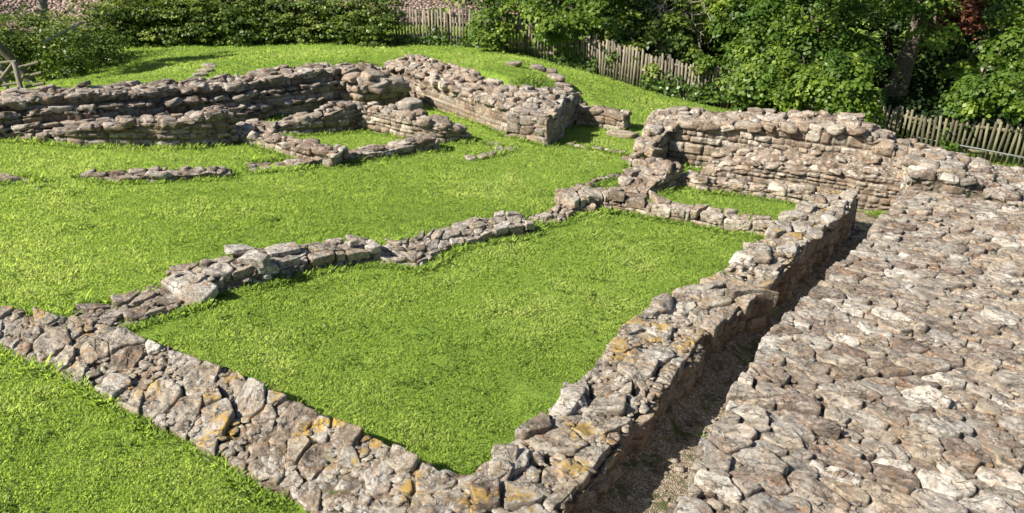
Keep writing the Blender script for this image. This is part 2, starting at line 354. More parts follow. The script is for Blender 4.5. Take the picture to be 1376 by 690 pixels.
# ------------------------------------------------------------------ masonry: the unrolled skin of a wall, every stone raised from its joints
OCC = []                                      # footprints, kept free of grass
def resample(P, ds):
    P = np.asarray(P, float); L = np.r_[0, np.cumsum(np.linalg.norm(np.diff((P[:, :2]+P[:, 2:4])/2, axis=0), axis=1))]
    s = np.linspace(0, L[-1], max(4, int(L[-1]/ds)+1))
    return s, np.stack([np.interp(s, L, P[:, i]) for i in range(P.shape[1])], 1)
def skin(mb, ST, ds=.03, top=(.30, .20), face=(.32, .13), disp=.03, hvar=.04, cap=.10, seed=0, warp=.35, rough=.012, blue=0., base=.15, edgev=.0, strat=.5, holes=0., small=.35):
    """ST rows: Ax Ay Bx By zA zB (top heights, world). A is the side facing the viewer."""
    s, R = resample(ST, ds); n = len(s)
    A, B = R[:, 0:2], R[:, 2:4]; zA, zB = R[:, 4].copy(), R[:, 5].copy()
    rag = edgev*fbm(s*1.7, seed*3.1, 0, 3, seed)
    across = B-A; wd = np.linalg.norm(across, axis=1); an = across/wd[:, None]
    def stepn(k): 
        q = (s + .08*np.sin(s*5+k))/.31; f = np.floor(q); t_ = sstep(.0, .16, q-f); return (hsh(f-1, k, 3, seed)-.5)*(1-t_) + (hsh(f, k, 3, seed)-.5)*t_
    rag = rag + edgev*1.1*stepn(1)
    A = A - an*rag[:, None]; B = B + an*(edgev*fbm(s*1.7, seed*3.1+40, 0, 3, seed) + edgev*1.3*stepn(2))[:, None]
    zA = zA + edgev*.5*stepn(3); zB = zB + edgev*.5*stepn(4)
    bA, bB = G(A[:, 0], A[:, 1])-base, G(B[:, 0], B[:, 1])-base
    e = np.minimum(np.arange(n), np.arange(n)[::-1]); ef = np.clip(e/2., 0, 1)
    zA = bA + (zA-bA)*ef; zB = bB + (zB-bB)*ef
    nf = max(3, int(max((zA-bA).max(), .05)/ds)); ntp = max(3, int(wd.max()/ds)); nb = max(3, int(max((zB-bB).max(), .05)/ds/1.6))
    a = np.linspace(0, 1, nf, endpoint=False); b = np.linspace(0, 1, ntp, endpoint=False); c = np.linspace(0, 1, nb+1)
    S = s[:, None]
    fA = bA[:, None] + (zA-bA)[:, None]*a; top_z = zA[:, None]*(1-b) + zB[:, None]*b; fB = zB[:, None] + (bB-zB)[:, None]*c
    Z = np.concatenate([fA, top_z, fB], 1)
    XY = np.concatenate([np.repeat(A[:, None], nf, 1), A[:, None]+across[:, None]*b[None, :, None], np.repeat(B[:, None], nb+1, 1)], 1)
    # perimeter coordinate: 0..w across the top, negative down face A, >w down face B
    pA = -(zA[:, None]-fA); pT = b*wd[:, None]; pB = wd[:, None] + (zB[:, None]-fB)
    Pm = np.concatenate([pA, pT, pB], 1); SS = np.broadcast_to(S, Pm.shape)
    # outward direction with rounded shoulders
    r = .07
    up = sstep(-r, r, Pm)*sstep(-r, r, wd[:, None]-Pm)
    side = np.where(Pm < wd[:, None]/2, -1, 1)
    endn = np.zeros((n, 1))
    out = side[..., None]*an[:, None]*(1-up)[..., None]
    D = np.concatenate([out, up[..., None]], 2); D /= np.linalg.norm(D, axis=2, keepdims=True)
    wx = SS + warp*.35*top[0]*fbm(SS*.8/top[0], Pm*.8/top[1], 0, 2, seed+1) + .010*fbm(SS*14, Pm*14, 0, 3, seed+91)
    wy = Pm + warp*.35*top[1]*fbm(SS*.8/top[0], Pm*.8/top[1], 5., 2, seed+2) + .010*fbm(SS*14, Pm*14, 9., 3, seed+92)
    I, J, ed, cx, cy = cells(wx/top[0], wy/top[1], seed)
    ed = ed*min(top)*.5
    Is, Js, eds, cxs, cys = cells(wx/top[0]*2.1+31, wy/top[1]*1.9+7, seed+50); eds = eds*min(top)*.25
    sm = hsh(I, J, 41, seed) < small
    ed = np.where(sm, np.minimum(ed, eds), ed); tsm = hsh(Is, Js, 42, seed)
    zrel = Z - plane(XY[..., 0], XY[..., 1])
    I2, J2, ed2, cx2, cy2 = courses(SS + .1*face[1]*fbm(SS*6, zrel*6, 0, 2, seed), zrel, face[0], face[1], seed+3)
    depth = np.where(Pm < 0, -Pm, np.where(Pm > wd[:, None], Pm-wd[:, None], 0))
    capd = cap*(1 + .5*fbm(SS*3, 0, 0, 2, seed+8))
    isf = depth > capd
    edg = np.where(isf, ed2, ed)
    h1 = np.where(sm, .75*hsh(Is, Js, 43, seed), hsh(I, J, 11, seed)); h1f = hsh(I2, J2, 12, seed); tint = np.where(isf, hsh(I2, J2, 13, seed), np.where(sm, tsm, hsh(I, J, 14, seed)))
    rise = sstep(0, .015+ds*.5, edg)
    tilt = (cx*(hsh(I, J, 21, seed)-.5) + cy*(hsh(I, J, 22, seed)-.5))*.9
    hh = np.where(isf, (h1f-.5)*disp*1.3, (h1-.45)*2*hvar + tilt*hvar*1.6)
    gone = (hsh(I, J, 31, seed) < holes) & ~isf
    hh = np.where(gone, -hvar*1.8, hh)
    d = hh*(.25+.75*rise) - disp*(1-rise)*1.1
    # bedding: laminated splits and chips
    x3, y3, z3 = XY[..., 0], XY[..., 1], Z
    fb = fbm(x3*7, y3*7, z3*7, 4, seed+4); d = d + rough*fb
    rid = 1-np.abs(fbm(SS*4.5+tint*9, Pm*2.6+tint*31, 0, 3, seed+5)); fs_ = np.where(isf, .3, 1.); d = d - fs_*strat*.022*sstep(.93, .99, rid)*rise
    for fr, am, so_ in ((2.2, .013, 6), (5.5, .007, 66)):     # laminated beds breaking away in steps
        q_ = 2.6*fbm(SS*fr*1.5+tint*17, Pm*fr-tint*5, 0, 3, seed+so_); fl = np.floor(q_); d = d + fs_*strat*am*(fl + sstep(.80, 1., q_-fl))
    d = d + .35*rough*(1-2*np.abs(fbm(x3*30, y3*30, z3*30, 2, seed+9)))
    foot = sstep(.0, .05, zrel-(plane(0, 0)))*0+1
    V = np.concatenate([XY + 0*XY, Z[..., None]], 2) + D*(d*ef[:, None]**.5)[..., None]
    # end faces get a ragged outline
    dirs = np.gradient((A+B)/2, axis=0); dirs /= np.linalg.norm(dirs, axis=1)[:, None]
    V[:, :, :2] += dirs[:, None]*( .04*fbm(x3*3, y3*3, z3*6, 2, seed+7) * (e < 4)[:, None])[..., None]
    m_ = V.shape[1]; idx = np.arange(n*m_).reshape(n, m_)
    F = np.stack([idx[:-1, :-1], idx[1:, :-1], idx[1:, 1:], idx[:-1, 1:]], -1).reshape(-1, 4)
    jv = np.clip(rise - .55*gone, 0, 1)
    og = np.broadcast_to(blue, SS.shape)
    mb.add(V.reshape(-1, 3), F, np.stack([tint, jv, og], -1).reshape(-1, 3))
    OCC.append((A, B))
    return s, A, B, zA, zB
def top_rocks(mb, ST, per_m, size, n=4, seed=0, sink=.35, edge=None, flat=.55, blue=0., zoff=0.):
    s, R = resample(ST, .05); L = s[-1]
    for q in range(int(L*per_m*(1.45 if n <= 6 else 1.))):
        t = RNG.uniform(0.03, .97)*L; r = [np.interp(t, s, R[:, i]) for i in range(6)]
        f = RNG.uniform(.02, .98) if edge is None else edge + RNG.uniform(-.08, .08)
        x, y = r[0]+(r[2]-r[0])*f, r[1]+(r[3]-r[1])*f; z = r[4]+(r[5]-r[4])*f
        sz = size*(.78 if n <= 6 else 1.)*RNG.uniform(.55, 1.35); dx, dy = r[2]-r[0], r[3]-r[1]
        a = math.atan2(dy, dx)+RNG.normal(0, .22)
        h = sz*RNG.uniform(flat*.7, flat*1.3)
        rock(mb, (x, y, z+zoff+h*(.5-sink)), (sz*RNG.uniform(.7, 1.1), sz*RNG.uniform(1., 1.5), h), a, (RNG.normal(0, .13), RNG.normal(0, .13)), n, .05, blue)

def clip_poly(P, a, nrm, off):                # keep the side where (p-a).n < off
    d = (P-a)@nrm - off; out = []
    for i in range(len(P)):
        j = (i+1) % len(P)
        if d[i] <= 0: out.append(P[i])
        if (d[i] <= 0) != (d[j] <= 0): t = d[i]/(d[i]-d[j]); out.append(P[i]+(P[j]-P[i])*t)
    return np.array(out)
def slabs(mb, ST, size=(.34, .26), gap=.010, lift=.01, hv=.02, tilt=.03, thick=.16, res=.022, blue=0., over=.05, seed=0, lam=.010, rng=None, bias=0., vary=.45, drop=0., terr=0.):
    """separate laid stones covering a wall top: each has its own outline, bed height, tilt and split surface"""
    rng = rng or np.random.default_rng(seed); s, Rr = resample(ST, .04); L = s[-1]; wd = np.linalg.norm(Rr[:, 2:4]-Rr[:, :2], axis=1); wm = wd.max()
    sx, sy = size; pts = []; rad = []
    for q in range(int(14*L*wm/(sx*sy))+200):                   # uneven spacing: big slabs first, smaller ones between
        p = np.array([rng.uniform(-.02, L+.02), rng.uniform(-.02, wm+.02)]); 
        if p[1] > np.interp(p[0], s, wd)+.02: continue
        f = q/(14*L*wm/(sx*sy)+200); r = max(.42, (1.15-vary*1.6*f))*rng.uniform(.85, 1.1)
        if pts:
            dd = (np.array(pts)-p)/np.array([sx, sy]); dm = np.sqrt((dd**2).sum(1)); 
            if (dm < (np.array(rad)+r)*.42).any(): continue
        pts.append(p); rad.append(r)
    pts = np.array(pts); rad = np.array(rad); sc = np.array([sx, sy])
    for i, p in enumerate(pts):
        if rng.uniform() < drop: continue
        w_ = np.interp(p[0], s, wd); P = np.array([[p[0]-sx, p[1]-sy], [p[0]+sx, p[1]-sy], [p[0]+sx, p[1]+sy], [p[0]-sx, p[1]+sy]])
        dd = (pts-p)/sc; dm = (dd**2).sum(1); nb = np.argsort(dm)[1:16]
        for k in nb:
            n = (pts[k]-p)/sc**2; ln = np.linalg.norm(n); d_ = (pts[k]-p); f = rad[i]/(rad[i]+rad[k]); n = n/ln
            P = clip_poly(P, p, n, (d_@n)*f - gap*rng.uniform(.3, 1.9))
            if len(P) < 3: break
        if len(P) < 3: continue
        o0, o1 = rng.uniform(-over*.6, over), rng.uniform(-over*.6, over)
        P = clip_poly(P, np.array([0, -o0]), np.array([0, -1.]), 0)
        if len(P) >= 3: P = clip_poly(P, np.array([0, w_+o1]), np.array([0, 1.]), 0)
        if len(P) >= 3: P = clip_poly(P, np.array([-.02, 0]), np.array([-1., 0]), 0)
        if len(P) >= 3: P = clip_poly(P, np.array([L+.02, 0]), np.array([1., 0]), 0)
        if len(P) < 3: continue
        c = P.mean(0); E_ = np.roll(P, -1, 0)-P; per = np.linalg.norm(E_, axis=1).sum(); m_ = int(np.clip(per/res, 12, 70))
        cl = np.r_[0, np.cumsum(np.linalg.norm(E_, axis=1))]; PP = np.vstack([P, P[:1]]); t = np.linspace(0, per, m_, endpoint=False)
        bd = np.stack([np.interp(t, cl, PP[:, 0]), np.interp(t, cl, PP[:, 1])], 1)
        bd = (bd*2+np.roll(bd, 1, 0)+np.roll(bd, -1, 0))/4        # corners worn a little
        sd = rng.uniform(0, 500); ang = rng.uniform(0, math.pi)
        bd = bd + (bd-c)*(.05*fbm(bd[:, 0]*9+sd, bd[:, 1]*9, 0, 3))[:, None]
        rmax = np.linalg.norm(bd-c, axis=1).mean(); nr = int(np.clip(rmax/res, 3, 12))
        fr = np.r_[np.linspace(.04, .90, nr), .965, 1.0, 1.01, .98, .94]; dz = np.r_[np.zeros(nr), -.004, -.016, -.05, -thick*.6, -thick]
        X = c + (bd-c)[None]*fr[:, None, None]
        big = min(1., rmax/.15)
        nx = (X[..., 0]-c[0])*math.cos(ang)+(X[..., 1]-c[1])*math.sin(ang); ny = -(X[..., 0]-c[0])*math.sin(ang)+(X[..., 1]-c[1])*math.cos(ang)
        q_ = 1.6*fbm(nx*4+sd, ny*9+sd, 0, 3); fl = np.floor(q_); hgt = lam*big*(fl+sstep(.86, 1., q_-fl)) + .006*fbm(nx*11+sd, ny*11, 0, 4) + .007*big*(1-2*np.abs(fbm(nx*5+sd, ny*5, 3., 2)))
        ta, tb = rng.normal(0, tilt)+bias, rng.normal(0, tilt)
        z0 = lift + rng.normal(0, hv) + terr*float(np.round(1.1+1.7*fbm(np.array([c[0]*.9]), np.array([c[1]*.9]), 0, 2, seed)[0])) - (.02 if rmax < .07 else 0)
        H_ = z0 + dz[:, None] + hgt*(fr <= 1.)[:, None] + ta*(X[..., 1]-c[1])*1.5 + tb*(X[..., 0]-c[0])*1.5
        ss_, ww = X[..., 0], X[..., 1]
        sc_ = np.clip(ss_, 0, L); cols = [np.interp(sc_, s, Rr[:, k]) for k in range(6)]; wl = np.interp(sc_, s, wd); f = ww/wl
        tx, ty = (np.interp(sc_+.02, s, Rr[:, 0])-np.interp(sc_-.02, s, Rr[:, 0])), (np.interp(sc_+.02, s, Rr[:, 1])-np.interp(sc_-.02, s, Rr[:, 1])); tl = np.hypot(tx, ty)+1e-9
        ex = ss_-sc_
        V = np.stack([cols[0]+(cols[2]-cols[0])*f+tx/tl*ex, cols[1]+(cols[3]-cols[1])*f+ty/tl*ex, cols[4]+(cols[5]-cols[4])*np.clip(f, 0, 1)+H_], -1)
        K_, M_ = V.shape[:2]; idx = np.arange(K_*M_).reshape(K_, M_); jn = np.roll(idx, -1, 1)
        F = np.stack([idx[:-1], idx[1:], jn[1:], jn[:-1]], -1).reshape(-1, 4)
        ctr = np.arange(0, M_-1, 2)
        Fc = np.array([[0, q+1, (q+2) % M_, (q+2) % M_] for q in range(0, 0)]).reshape(-1, 4).astype(int)
        V = V.reshape(-1, 3); V = np.vstack([V, V[:M_].mean(0)[None]]); cv = len(V)-1
        Fc = np.array([[cv, q, (q+1) % M_, (q+2) % M_] for q in range(0, M_-1, 2)])
        tn = rng.uniform(); C = np.tile([tn, 1., blue], (len(V), 1))
        wnd = np.cross(V[F[0][1]]-V[F[0][0]], V[F[0][3]]-V[F[0][0]])[2]
        FF = np.vstack([F, Fc])
        mb.add(V, FF if wnd > 0 else FF[:, ::-1], C)
def chips(mb, ST, per_m2, size=(.03, .08), z=0., n=3, blue=0.):
    s, Rr = resample(ST, .05); wd = np.linalg.norm(Rr[:, 2:4]-Rr[:, :2], axis=1)
    for q in range(int(s[-1]*wd.mean()*per_m2)):
        t = RNG.uniform(0, s[-1]); f = RNG.uniform(.02, .98); r = [np.interp(t, s, Rr[:, i]) for i in range(6)]; sz = RNG.uniform(*size)
        rock(mb, (r[0]+(r[2]-r[0])*f, r[1]+(r[3]-r[1])*f, r[4]+(r[5]-r[4])*f+z), (sz*1.6, sz*1.1, sz*.4), RNG.uniform(0, 6), (RNG.normal(0, .15), RNG.normal(0, .15)), n, .05, blue, RNG.uniform(0, .8))
def stations(rows, side=None):
    """rows: (u, v of foot, v of top edge, width[, extra back height]) -> A (visible edge) and B edges"""
    A = []; wd = []; zt = []; bk = []
    for r in rows:
        p = W(r[0], r[1])[:2]; A.append(p); zt.append(topz(p, r[0], r[2])); zt[-1] -= (.08 if p[1] > 13 else .02); wd.append(r[3]); bk.append(r[4] if len(r) > 4 else 0.)
    A = np.array(A); T = np.gradient(A, axis=0); T /= np.linalg.norm(T, axis=1)[:, None]
    Nn = np.stack([-T[:, 1], T[:, 0]], 1)
    if side is None:
        if (Nn.mean(0)@A.mean(0)) < 0: Nn = -Nn
    elif side < 0: Nn = -Nn
    B = A + Nn*np.array(wd)[:, None]; zt = np.array(zt)
    return np.column_stack([A, B, zt, zt+np.array(bk)])
def edges(rows):
    """rows: (uA, vA, hA, uB, vB, hB) top edge points sighted at a height above the site plane"""
    o = []
    for (ua, va, ha, ub, vb, hb) in rows:
        a = W(ua, va, ha); b = W(ub, vb, hb); o.append([a[0], a[1], b[0], b[1], a[2], b[2]])
    return np.array(o)
def end_stones(mb, ST, which, tint=None, n=5, blue=0., hc=.15, L=.26):
    a, b = (np.array(ST[0]), np.array(ST[1])) if which == 0 else (np.array(ST[-1]), np.array(ST[-2]))
    ca, cb_ = (a[:2]+a[2:4])/2, (b[:2]+b[2:4])/2; d = (ca-cb_)/np.linalg.norm(ca-cb_); ac = a[2:4]-a[:2]; w_ = np.linalg.norm(ac); ac = ac/w_
    ang = math.atan2(ac[1], ac[0]); g0 = float(G(ca[0], ca[1])) - .06; z = g0
    top = min(a[4], a[5])
    while z < top-.05:
        h = min(hc*RNG.uniform(.75, 1.25), top-z+.03); x = -.02
        while x < w_:
            l = L*RNG.uniform(.6, 1.5); l = min(l, w_-x+.04); 
            if l > .05:
                p = a[:2]+ac*(x+l/2)+d*(RNG.normal(0, .018)-.035); rock(mb, (p[0], p[1], z+h/2), (l*.99, .17, h*.99), ang, (RNG.normal(0, .02), RNG.normal(0, .02)), n, .035, blue, None, .93)
            x += l
        z += h
def lowered(ST, d):
    o = np.array(ST).copy(); o[:, 4:6] -= d; return o
def wall(name, label, ST, mat, rocks=None, cat='ruined wall', group='ruined walls of the fort', body='facing', laid=None, ends=True, **kw):
    if laid:                                  # bedding core, then the laid stones on it
        laid = dict(laid); sink = laid.pop('sink', .045); nchip = laid.pop('chip', 60); c = ((ST[:, :2]+ST[:, 2:4])/2).mean(0); org = (c[0], c[1], float(G(c[0], c[1])))
        t = empty(name, org); tag(t, label, cat, group); mb = MB(); skin(mb, lowered(ST, sink), **kw); mb.build('bedding_core' if body == 'facing' else body, mat, t, org)
        mb = MB(); slabs(mb, ST, **laid); mb.build('laid_stones', mat, t, org, False)
        mb = MB(); chips(mb, ST, nchip, z=-.02, blue=laid.get('blue', 0))
        for rk in rocks or []: top_rocks(mb, rk.pop('ST', ST), **rk)
        if ends: end_stones(mb, lowered(ST, sink), 0); end_stones(mb, lowered(ST, sink), 1)
        mb.build('loose_stones', mat, t, org, False)
        return t
    c = ((ST[:, :2]+ST[:, 2:4])/2).mean(0); org = (c[0], c[1], float(G(c[0], c[1])))
    mb = MB(); skin(mb, ST, **kw)
    if not rocks:
        o = mb.build(name, mat, None, org); return tag(o, label, cat, group)
    t = empty(name, org); tag(t, label, cat, group)
    mb.build(body, mat, t, org)
    rb = MB()
    for rk in rocks: top_rocks(rb, rk.pop('ST', ST), **rk)
    if ends: end_stones(rb, ST, 0, hc=min(.2, kw.get('face', (.3, .13))[1]*1.1)); end_stones(rb, ST, 1, hc=min(.2, kw.get('face', (.3, .13))[1]*1.1))
    rb.build('top_rubble', mat, t, org, False)
    return t

# ---- A the broad flat footing in the left foreground
ST = edges([(-90, 450, .04, -40, 405, .10), (0, 460, .04, 30, 417, .12), (60, 490, .05, 120, 427, .14), (130, 526, .05, 195, 456, .17), (210, 564, .06, 270, 484, .19), (290, 608, .06, 345, 515, .22),
            (370, 650, .07, 430, 555, .24), (450, 697, .08, 510, 592, .25), (520, 742, .10, 600, 632, .26), (600, 800, .12, 690, 670, .28)])
wall('stone_footing', 'broad flat footing of lichened slabs with orange patches, crossing the left foreground', ST, M_NEAR,
     laid=dict(size=(.30, .38), seed=5, blue=1., hv=.014, tilt=.05, vary=.62, thick=.16, over=.03, res=.018, lam=.013, sink=.018, chip=130, gap=.009, drop=.07), ds=.02, top=(.11, .09), face=(.3, .12), disp=.018, hvar=.015, cap=.3, seed=11, blue=1., edgev=.06, strat=.2)

# ---- R the long wall between the lawn and the passage
def R_edges():
    # lawn side foot sighted, passage side top sighted
    rows = [(560, 690, .30, 700, 760, .34), (650, 632, .30, 770, 660, .36), (700, 585, .30, 815, 605, .32), (752, 540, .32, 865, 552, .35), (790, 500, .34, 895, 517, .37), (812, 468, .36, 915, 487, .39), (850, 432, .38, 948, 448, .40),
            (905, 392, .42, 1018, 398, .44), (965, 372, .42, 1030, 385, .46), (992, 352, .44, 1045, 365, .48), (1003, 343, .48, 1060, 350, .54), (1028, 322, .52, 1085, 323, .57), (1052, 298, .52, 1108, 307, .58), (1078, 280, .53, 1125, 288, .58), (1096, 261, .56, 1148, 268, .60), (1102, 253, .56, 1152, 259, .60)]
    return edges(rows)
ST = R_edges()
wall('ruined_wall', 'long uneven wall of big weathered stones between the lawn and the narrow passage', ST, M_NEAR,
     rocks=[dict(per_m=1.8, size=.26, n=9, edge=.14, flat=.5, sink=.55, blue=.6), dict(ST=ST[8:], per_m=5, size=.22, n=7, flat=.55, sink=.4)],
     laid=dict(size=(.34, .30), seed=8, blue=.8, hv=.026, tilt=.06, thick=.2, over=.04, res=.018, lam=.014, sink=.035, chip=160, drop=.10),
     ds=.016, top=(.12, .09), face=(.30, .18), disp=.045, hvar=.02, cap=.05, seed=23, blue=.8, edgev=.08, strat=.8)

# ---- F the very thick wall filling the right foreground
ST = []
FE = [(905, 690, .74), (958, 575, .75), (1013, 478, .77), (1076, 402, .80), (1150, 335, .84), (1182, 300, .88), (1208, 270, .93)]
FE = [(W(u, v, h)[:2], h) for u, v, h in FE]; d0 = FE[1][0]-FE[0][0]; d0 /= np.linalg.norm(d0); FE = [(FE[0][0]-d0*1.7, .72)] + FE
d1 = FE[-1][0]-FE[-2][0]; d1 /= np.linalg.norm(d1); FE.append((FE[-1][0]+d1*.9, .95))
dF = FE[-2][0]-FE[1][0]; dF /= np.linalg.norm(dF); nF = np.array([dF[1], -dF[0]])
for (a, h_), w_ in zip(FE, [2.8, 2.85, 2.85, 2.8, 2.65, 2.35, 2.15, 1.9, 1.7]):
    b = a + nF*w_; ST.append([a[0], a[1], b[0], b[1], plane(*a)+h_, plane(*b)+h_+.05])
ST_F = np.array(ST)
FT = wall('ruined_wall', 'very thick wall with a broad top of tightly bedded flat stones, right foreground', ST_F, M_TOP,
     rocks=[dict(ST=ST_F[5:], per_m=7, size=.24, n=6, flat=.4, sink=.55)],
     laid=dict(size=(.20, .33), seed=9, blue=.35, hv=.011, tilt=.045, thick=.18, over=.06, res=.018, lam=.013, sink=.024, chip=110, bias=.025, vary=.6, gap=.008, terr=.013, drop=.04),
     ds=.02, top=(.09, .13), face=(.34, .16), disp=.022, hvar=.018, cap=.05, seed=37, blue=.35, edgev=.07, strat=.3)

# ---- middle wall, in pieces
ST = stations([(246, 404, 382, .50), (300, 396, 370, .52), (350, 384, 358, .52), (400, 372, 350, .52), (450, 361, 341, .50), (512, 350, 332, .48)])
wall('ruined_wall', 'knee-low wall stub with big grey blocks on its left end, middle of the lawn', ST, M_NEAR,
     laid=dict(size=(.30, .24), seed=12, blue=.15, hv=.018, tilt=.06, thick=.10, over=.05, sink=.05, chip=60), ds=.02, top=(.12, .1), face=(.30, .12), disp=.03, hvar=.03, cap=.09, seed=41, warp=.5, blue=.15, edgev=.05, strat=.8)
def block(label, u, v, h0, size, rz, tilt=(0, 0), mat=M_PALE, group=None, n=11, name='stone_block', cat='stone block', square=.94, rough=.03):
    p = W(u, v, h0+size[2]); mb = MB(); rock(mb, (p[0], p[1], plane(p[0], p[1])+h0+size[2]/2), size, rz, tilt, n, rough, .3, None, square)
    o = mb.build(name, mat, None, (p[0], p[1], plane(p[0], p[1])+h0)); tag(o, label, cat, group); return o
block('long pale grey block at the left end of the low middle wall', 254, 380, .02, (.60, .34, .19), math.radians(-38), (.0, .03), square=.97, rough=.02)
block('pale block set on top of the low middle wall, nearest of the stacked pair', 343, 341, .24, (.36, .24, .14), math.radians(-15), (.08, -.03))
block('flat grey block behind the other on top of the low middle wall', 322, 332, .24, (.34, .22, .11), math.radians(30), (-.05, .12))
block('grey flagstone lying on the low middle wall right of the stacked blocks', 378, 331, .22, (.40, .26, .08), math.radians(35), (.03, .03))
block('small squared stone sitting at the right end of the low middle wall', 474, 321, .2, (.13, .11, .10), .5, n=5)
ST = edges([(100, 444, .05, 100, 412, .06), (160, 437, .05, 165, 400, .06), (215, 420, .06, 210, 388, .07), (262, 406, .07, 245, 378, .08)])
wall('stone_footing', 'patch of brown rubble flush with the turf left of the low middle wall', ST, M_DARK, laid=dict(size=(.24, .18), seed=14, hv=.02, tilt=.06, thick=.1, over=.08, sink=.045, chip=90), ds=.016, top=(.12, .1), disp=.02, hvar=.02, cap=.2, seed=43, edgev=.10, strat=.3)
ST = edges([(512, 352, .04, 508, 330, .06), (560, 354, .05, 540, 323, .08), (610, 328, .10, 590, 310, .13), (655, 316, .14, 640, 293, .2), (690, 308, .17, 672, 287, .2), (716, 302, .17, 700, 288, .2)])
wall('stone_footing', 'low broken footing rising to a pale-topped end in the middle of the lawn', ST, M_NEAR, laid=dict(size=(.26, .19), seed=13, hv=.02, tilt=.07, thick=.1, over=.05, sink=.045, chip=60), ds=.02, top=(.12, .10), disp=.03, hvar=.03, cap=.2, seed=47, warp=.6, edgev=.07, strat=.9)
ST = edges([(716, 304, .04, 712, 290, .05), (750, 298, .05, 730, 286, .07), (778, 280, .08, 765, 268, .10), (800, 277, .14, 782, 262, .18)])
wall('stone_footing', 'flat rubble footing leading up to the corner of the cross wall', ST, M_WALL, laid=dict(size=(.22, .17), seed=15, hv=.02, tilt=.06, thick=.1, over=.05, sink=.045, chip=60), ds=.022, top=(.12, .10), disp=.02, hvar=.02, cap=.2, seed=53, edgev=.06)

# ---- cross wall (in front of the second room)
ST = stations([(772, 288, 268, .50), (800, 283, 262, .55), (838, 285, 266, .45), (870, 292, 273, .36), (905, 299, 281, .32), (950, 308, 289, .32), (1000, 318, 298, .32), (1052, 327, 306, .32)])
wall('ruined_wall', 'two-course cross wall of pale squarish stones between the lawn and the small grass room', ST, M_WALL,
     laid=dict(size=(.30, .36), seed=16, blue=.2, hv=.03, tilt=.05, thick=.13, over=.03, sink=.09, chip=40), ds=.022, top=(.30, .34), face=(.30, .14), disp=.04, hvar=.02, cap=.03, seed=59, blue=.2, edgev=.03)

# ---- stub D, rising to the right
ST = stations([(848, 268, 263, .50), (864, 265, 254, .62), (880, 260, 241, .66), (896, 254, 228, .66), (914, 249, 214, .60)])
wall('ruined_wall', 'short ramped wall stub climbing to the right with a dark shaded side', ST, M_WALL, rocks=[dict(per_m=3, size=.24, n=6, flat=.45, sink=.6), dict(ST=ST[3:], per_m=5, size=.3, n=6, flat=.5, sink=.4)],
     ds=.024, top=(.30, .24), face=(.26, .13), disp=.035, hvar=.04, cap=.08, seed=61, edgev=.04)

# ---- low rear wall of the second room
ST = stations([(912, 250, 236, .36), (940, 256, 240, .36), (980, 260, 246, .34), (1030, 268, 252, .34), (1092, 281, 257, .42)])
wall('ruined_wall', 'low wall along the back of the small grass room, joining the long wall', ST, M_WALL, rocks=[dict(per_m=5, size=.25, n=6, edge=.3, flat=.6, sink=.4), dict(per_m=4, size=.22, n=5, edge=.75, flat=.6, sink=.4)],
     ds=.024, top=(.26, .18), face=(.28, .13), disp=.04, hvar=.03, cap=.05, seed=67, edgev=.04)

# ---- E tall wall behind the second room, and the lower stepped face before it
eA = np.array([2.72, 16.0]); eD = np.array([.945, -.327]); eN = np.array([.327, .945])
ST = []
for t_, h_, wd_, back in [(0, .95, 1.2, .05), (.5, 1.05, 1.25, .05), (1.4, 1.15, 1.3, .0), (2.4, 1.3, 1.3, 0), (3.3, 1.42, 1.3, 0), (4.05, 1.5, 1.3, -.05), (4.3, 1.32, 1.3, -.05), (4.8, 1.12, 1.3, 0), (5.6, .88, 1.4, -.1), (6.6, .80, 1.6, -.1), (7.8, .72, 1.8, -.1), (9., .64, 1.8, -.05)]:
    h_ = h_-.27 if h_ > .7 else h_*.75
    a = eA + eD*t_; b = a + eN*wd_; ST.append([a[0], a[1], b[0], b[1], plane(*a)+h_, plane(*a)+h_+back])
ST_E = np.array(ST)
wall('ruined_wall', 'tall pinkish wall with a ragged stone top, right of the gateway in front of the fence', ST_E, M_WALL,
     rocks=[dict(per_m=6.5, size=.28, n=6, edge=.08, flat=.65, sink=.45), dict(per_m=11, size=.24, n=5, flat=.5, sink=.4), dict(ST=ST_E[5:], per_m=14, size=.30, n=6, flat=.55, sink=.35)],
     ds=.028, top=(.30, .22), face=(.28, .155), disp=.05, hvar=.05, cap=.05, seed=71, edgev=.03, rough=.014)
ST = []
for t_, h_, wd_ in [(1.35, .30, .35), (1.7, .48, .8), (2.3, .62, .85), (3.3, .72, .9), (4.3, .80, .9), (5.2, .84, .9), (6.2, .86, .8)]:
    a = eA + eD*t_ - eN*(.80 if t_ > 1.5 else .7); b = a + eN*wd_; ST.append([a[0], a[1], b[0], b[1], plane(*a)+h_-.22, plane(*a)+h_-.02])
ST_E2 = np.array(ST)
wall('ruined_wall', 'low broad shelf of neatly coursed stone built against the foot of the tall wall', ST_E2, M_WALL,
     rocks=[dict(per_m=7, size=.20, n=5, flat=.45, sink=.5)], ds=.026, top=(.22, .16), face=(.22, .095), disp=.04, hvar=.03, cap=.05, seed=73, edgev=.05)
# rubble where the thick wall runs into the tall one
ST = []
for t_, h_ in [(4.95, .86), (5.4, .88), (5.9, .80), (6.6, .62), (7.4, .48)]:
    a = eA + eD*t_ - eN*1.2; b = a + eN*1.25; ST.append([a[0], a[1], b[0], b[1], plane(*a)+h_-.06, plane(*a)+h_+.12])
ST = np.array(ST)
wall('rubble_heap', 'heap of tumbled stones filling the angle where the thick wall meets the tall wall', ST, M_TOP, cat='rubble', group=None,
     rocks=[dict(per_m=38, size=.27, n=5, flat=.6, sink=.35)], body='heap_core', ds=.03, top=(.26, .2), face=(.24, .12), disp=.05, hvar=.07, cap=.3, seed=79, edgev=.08)
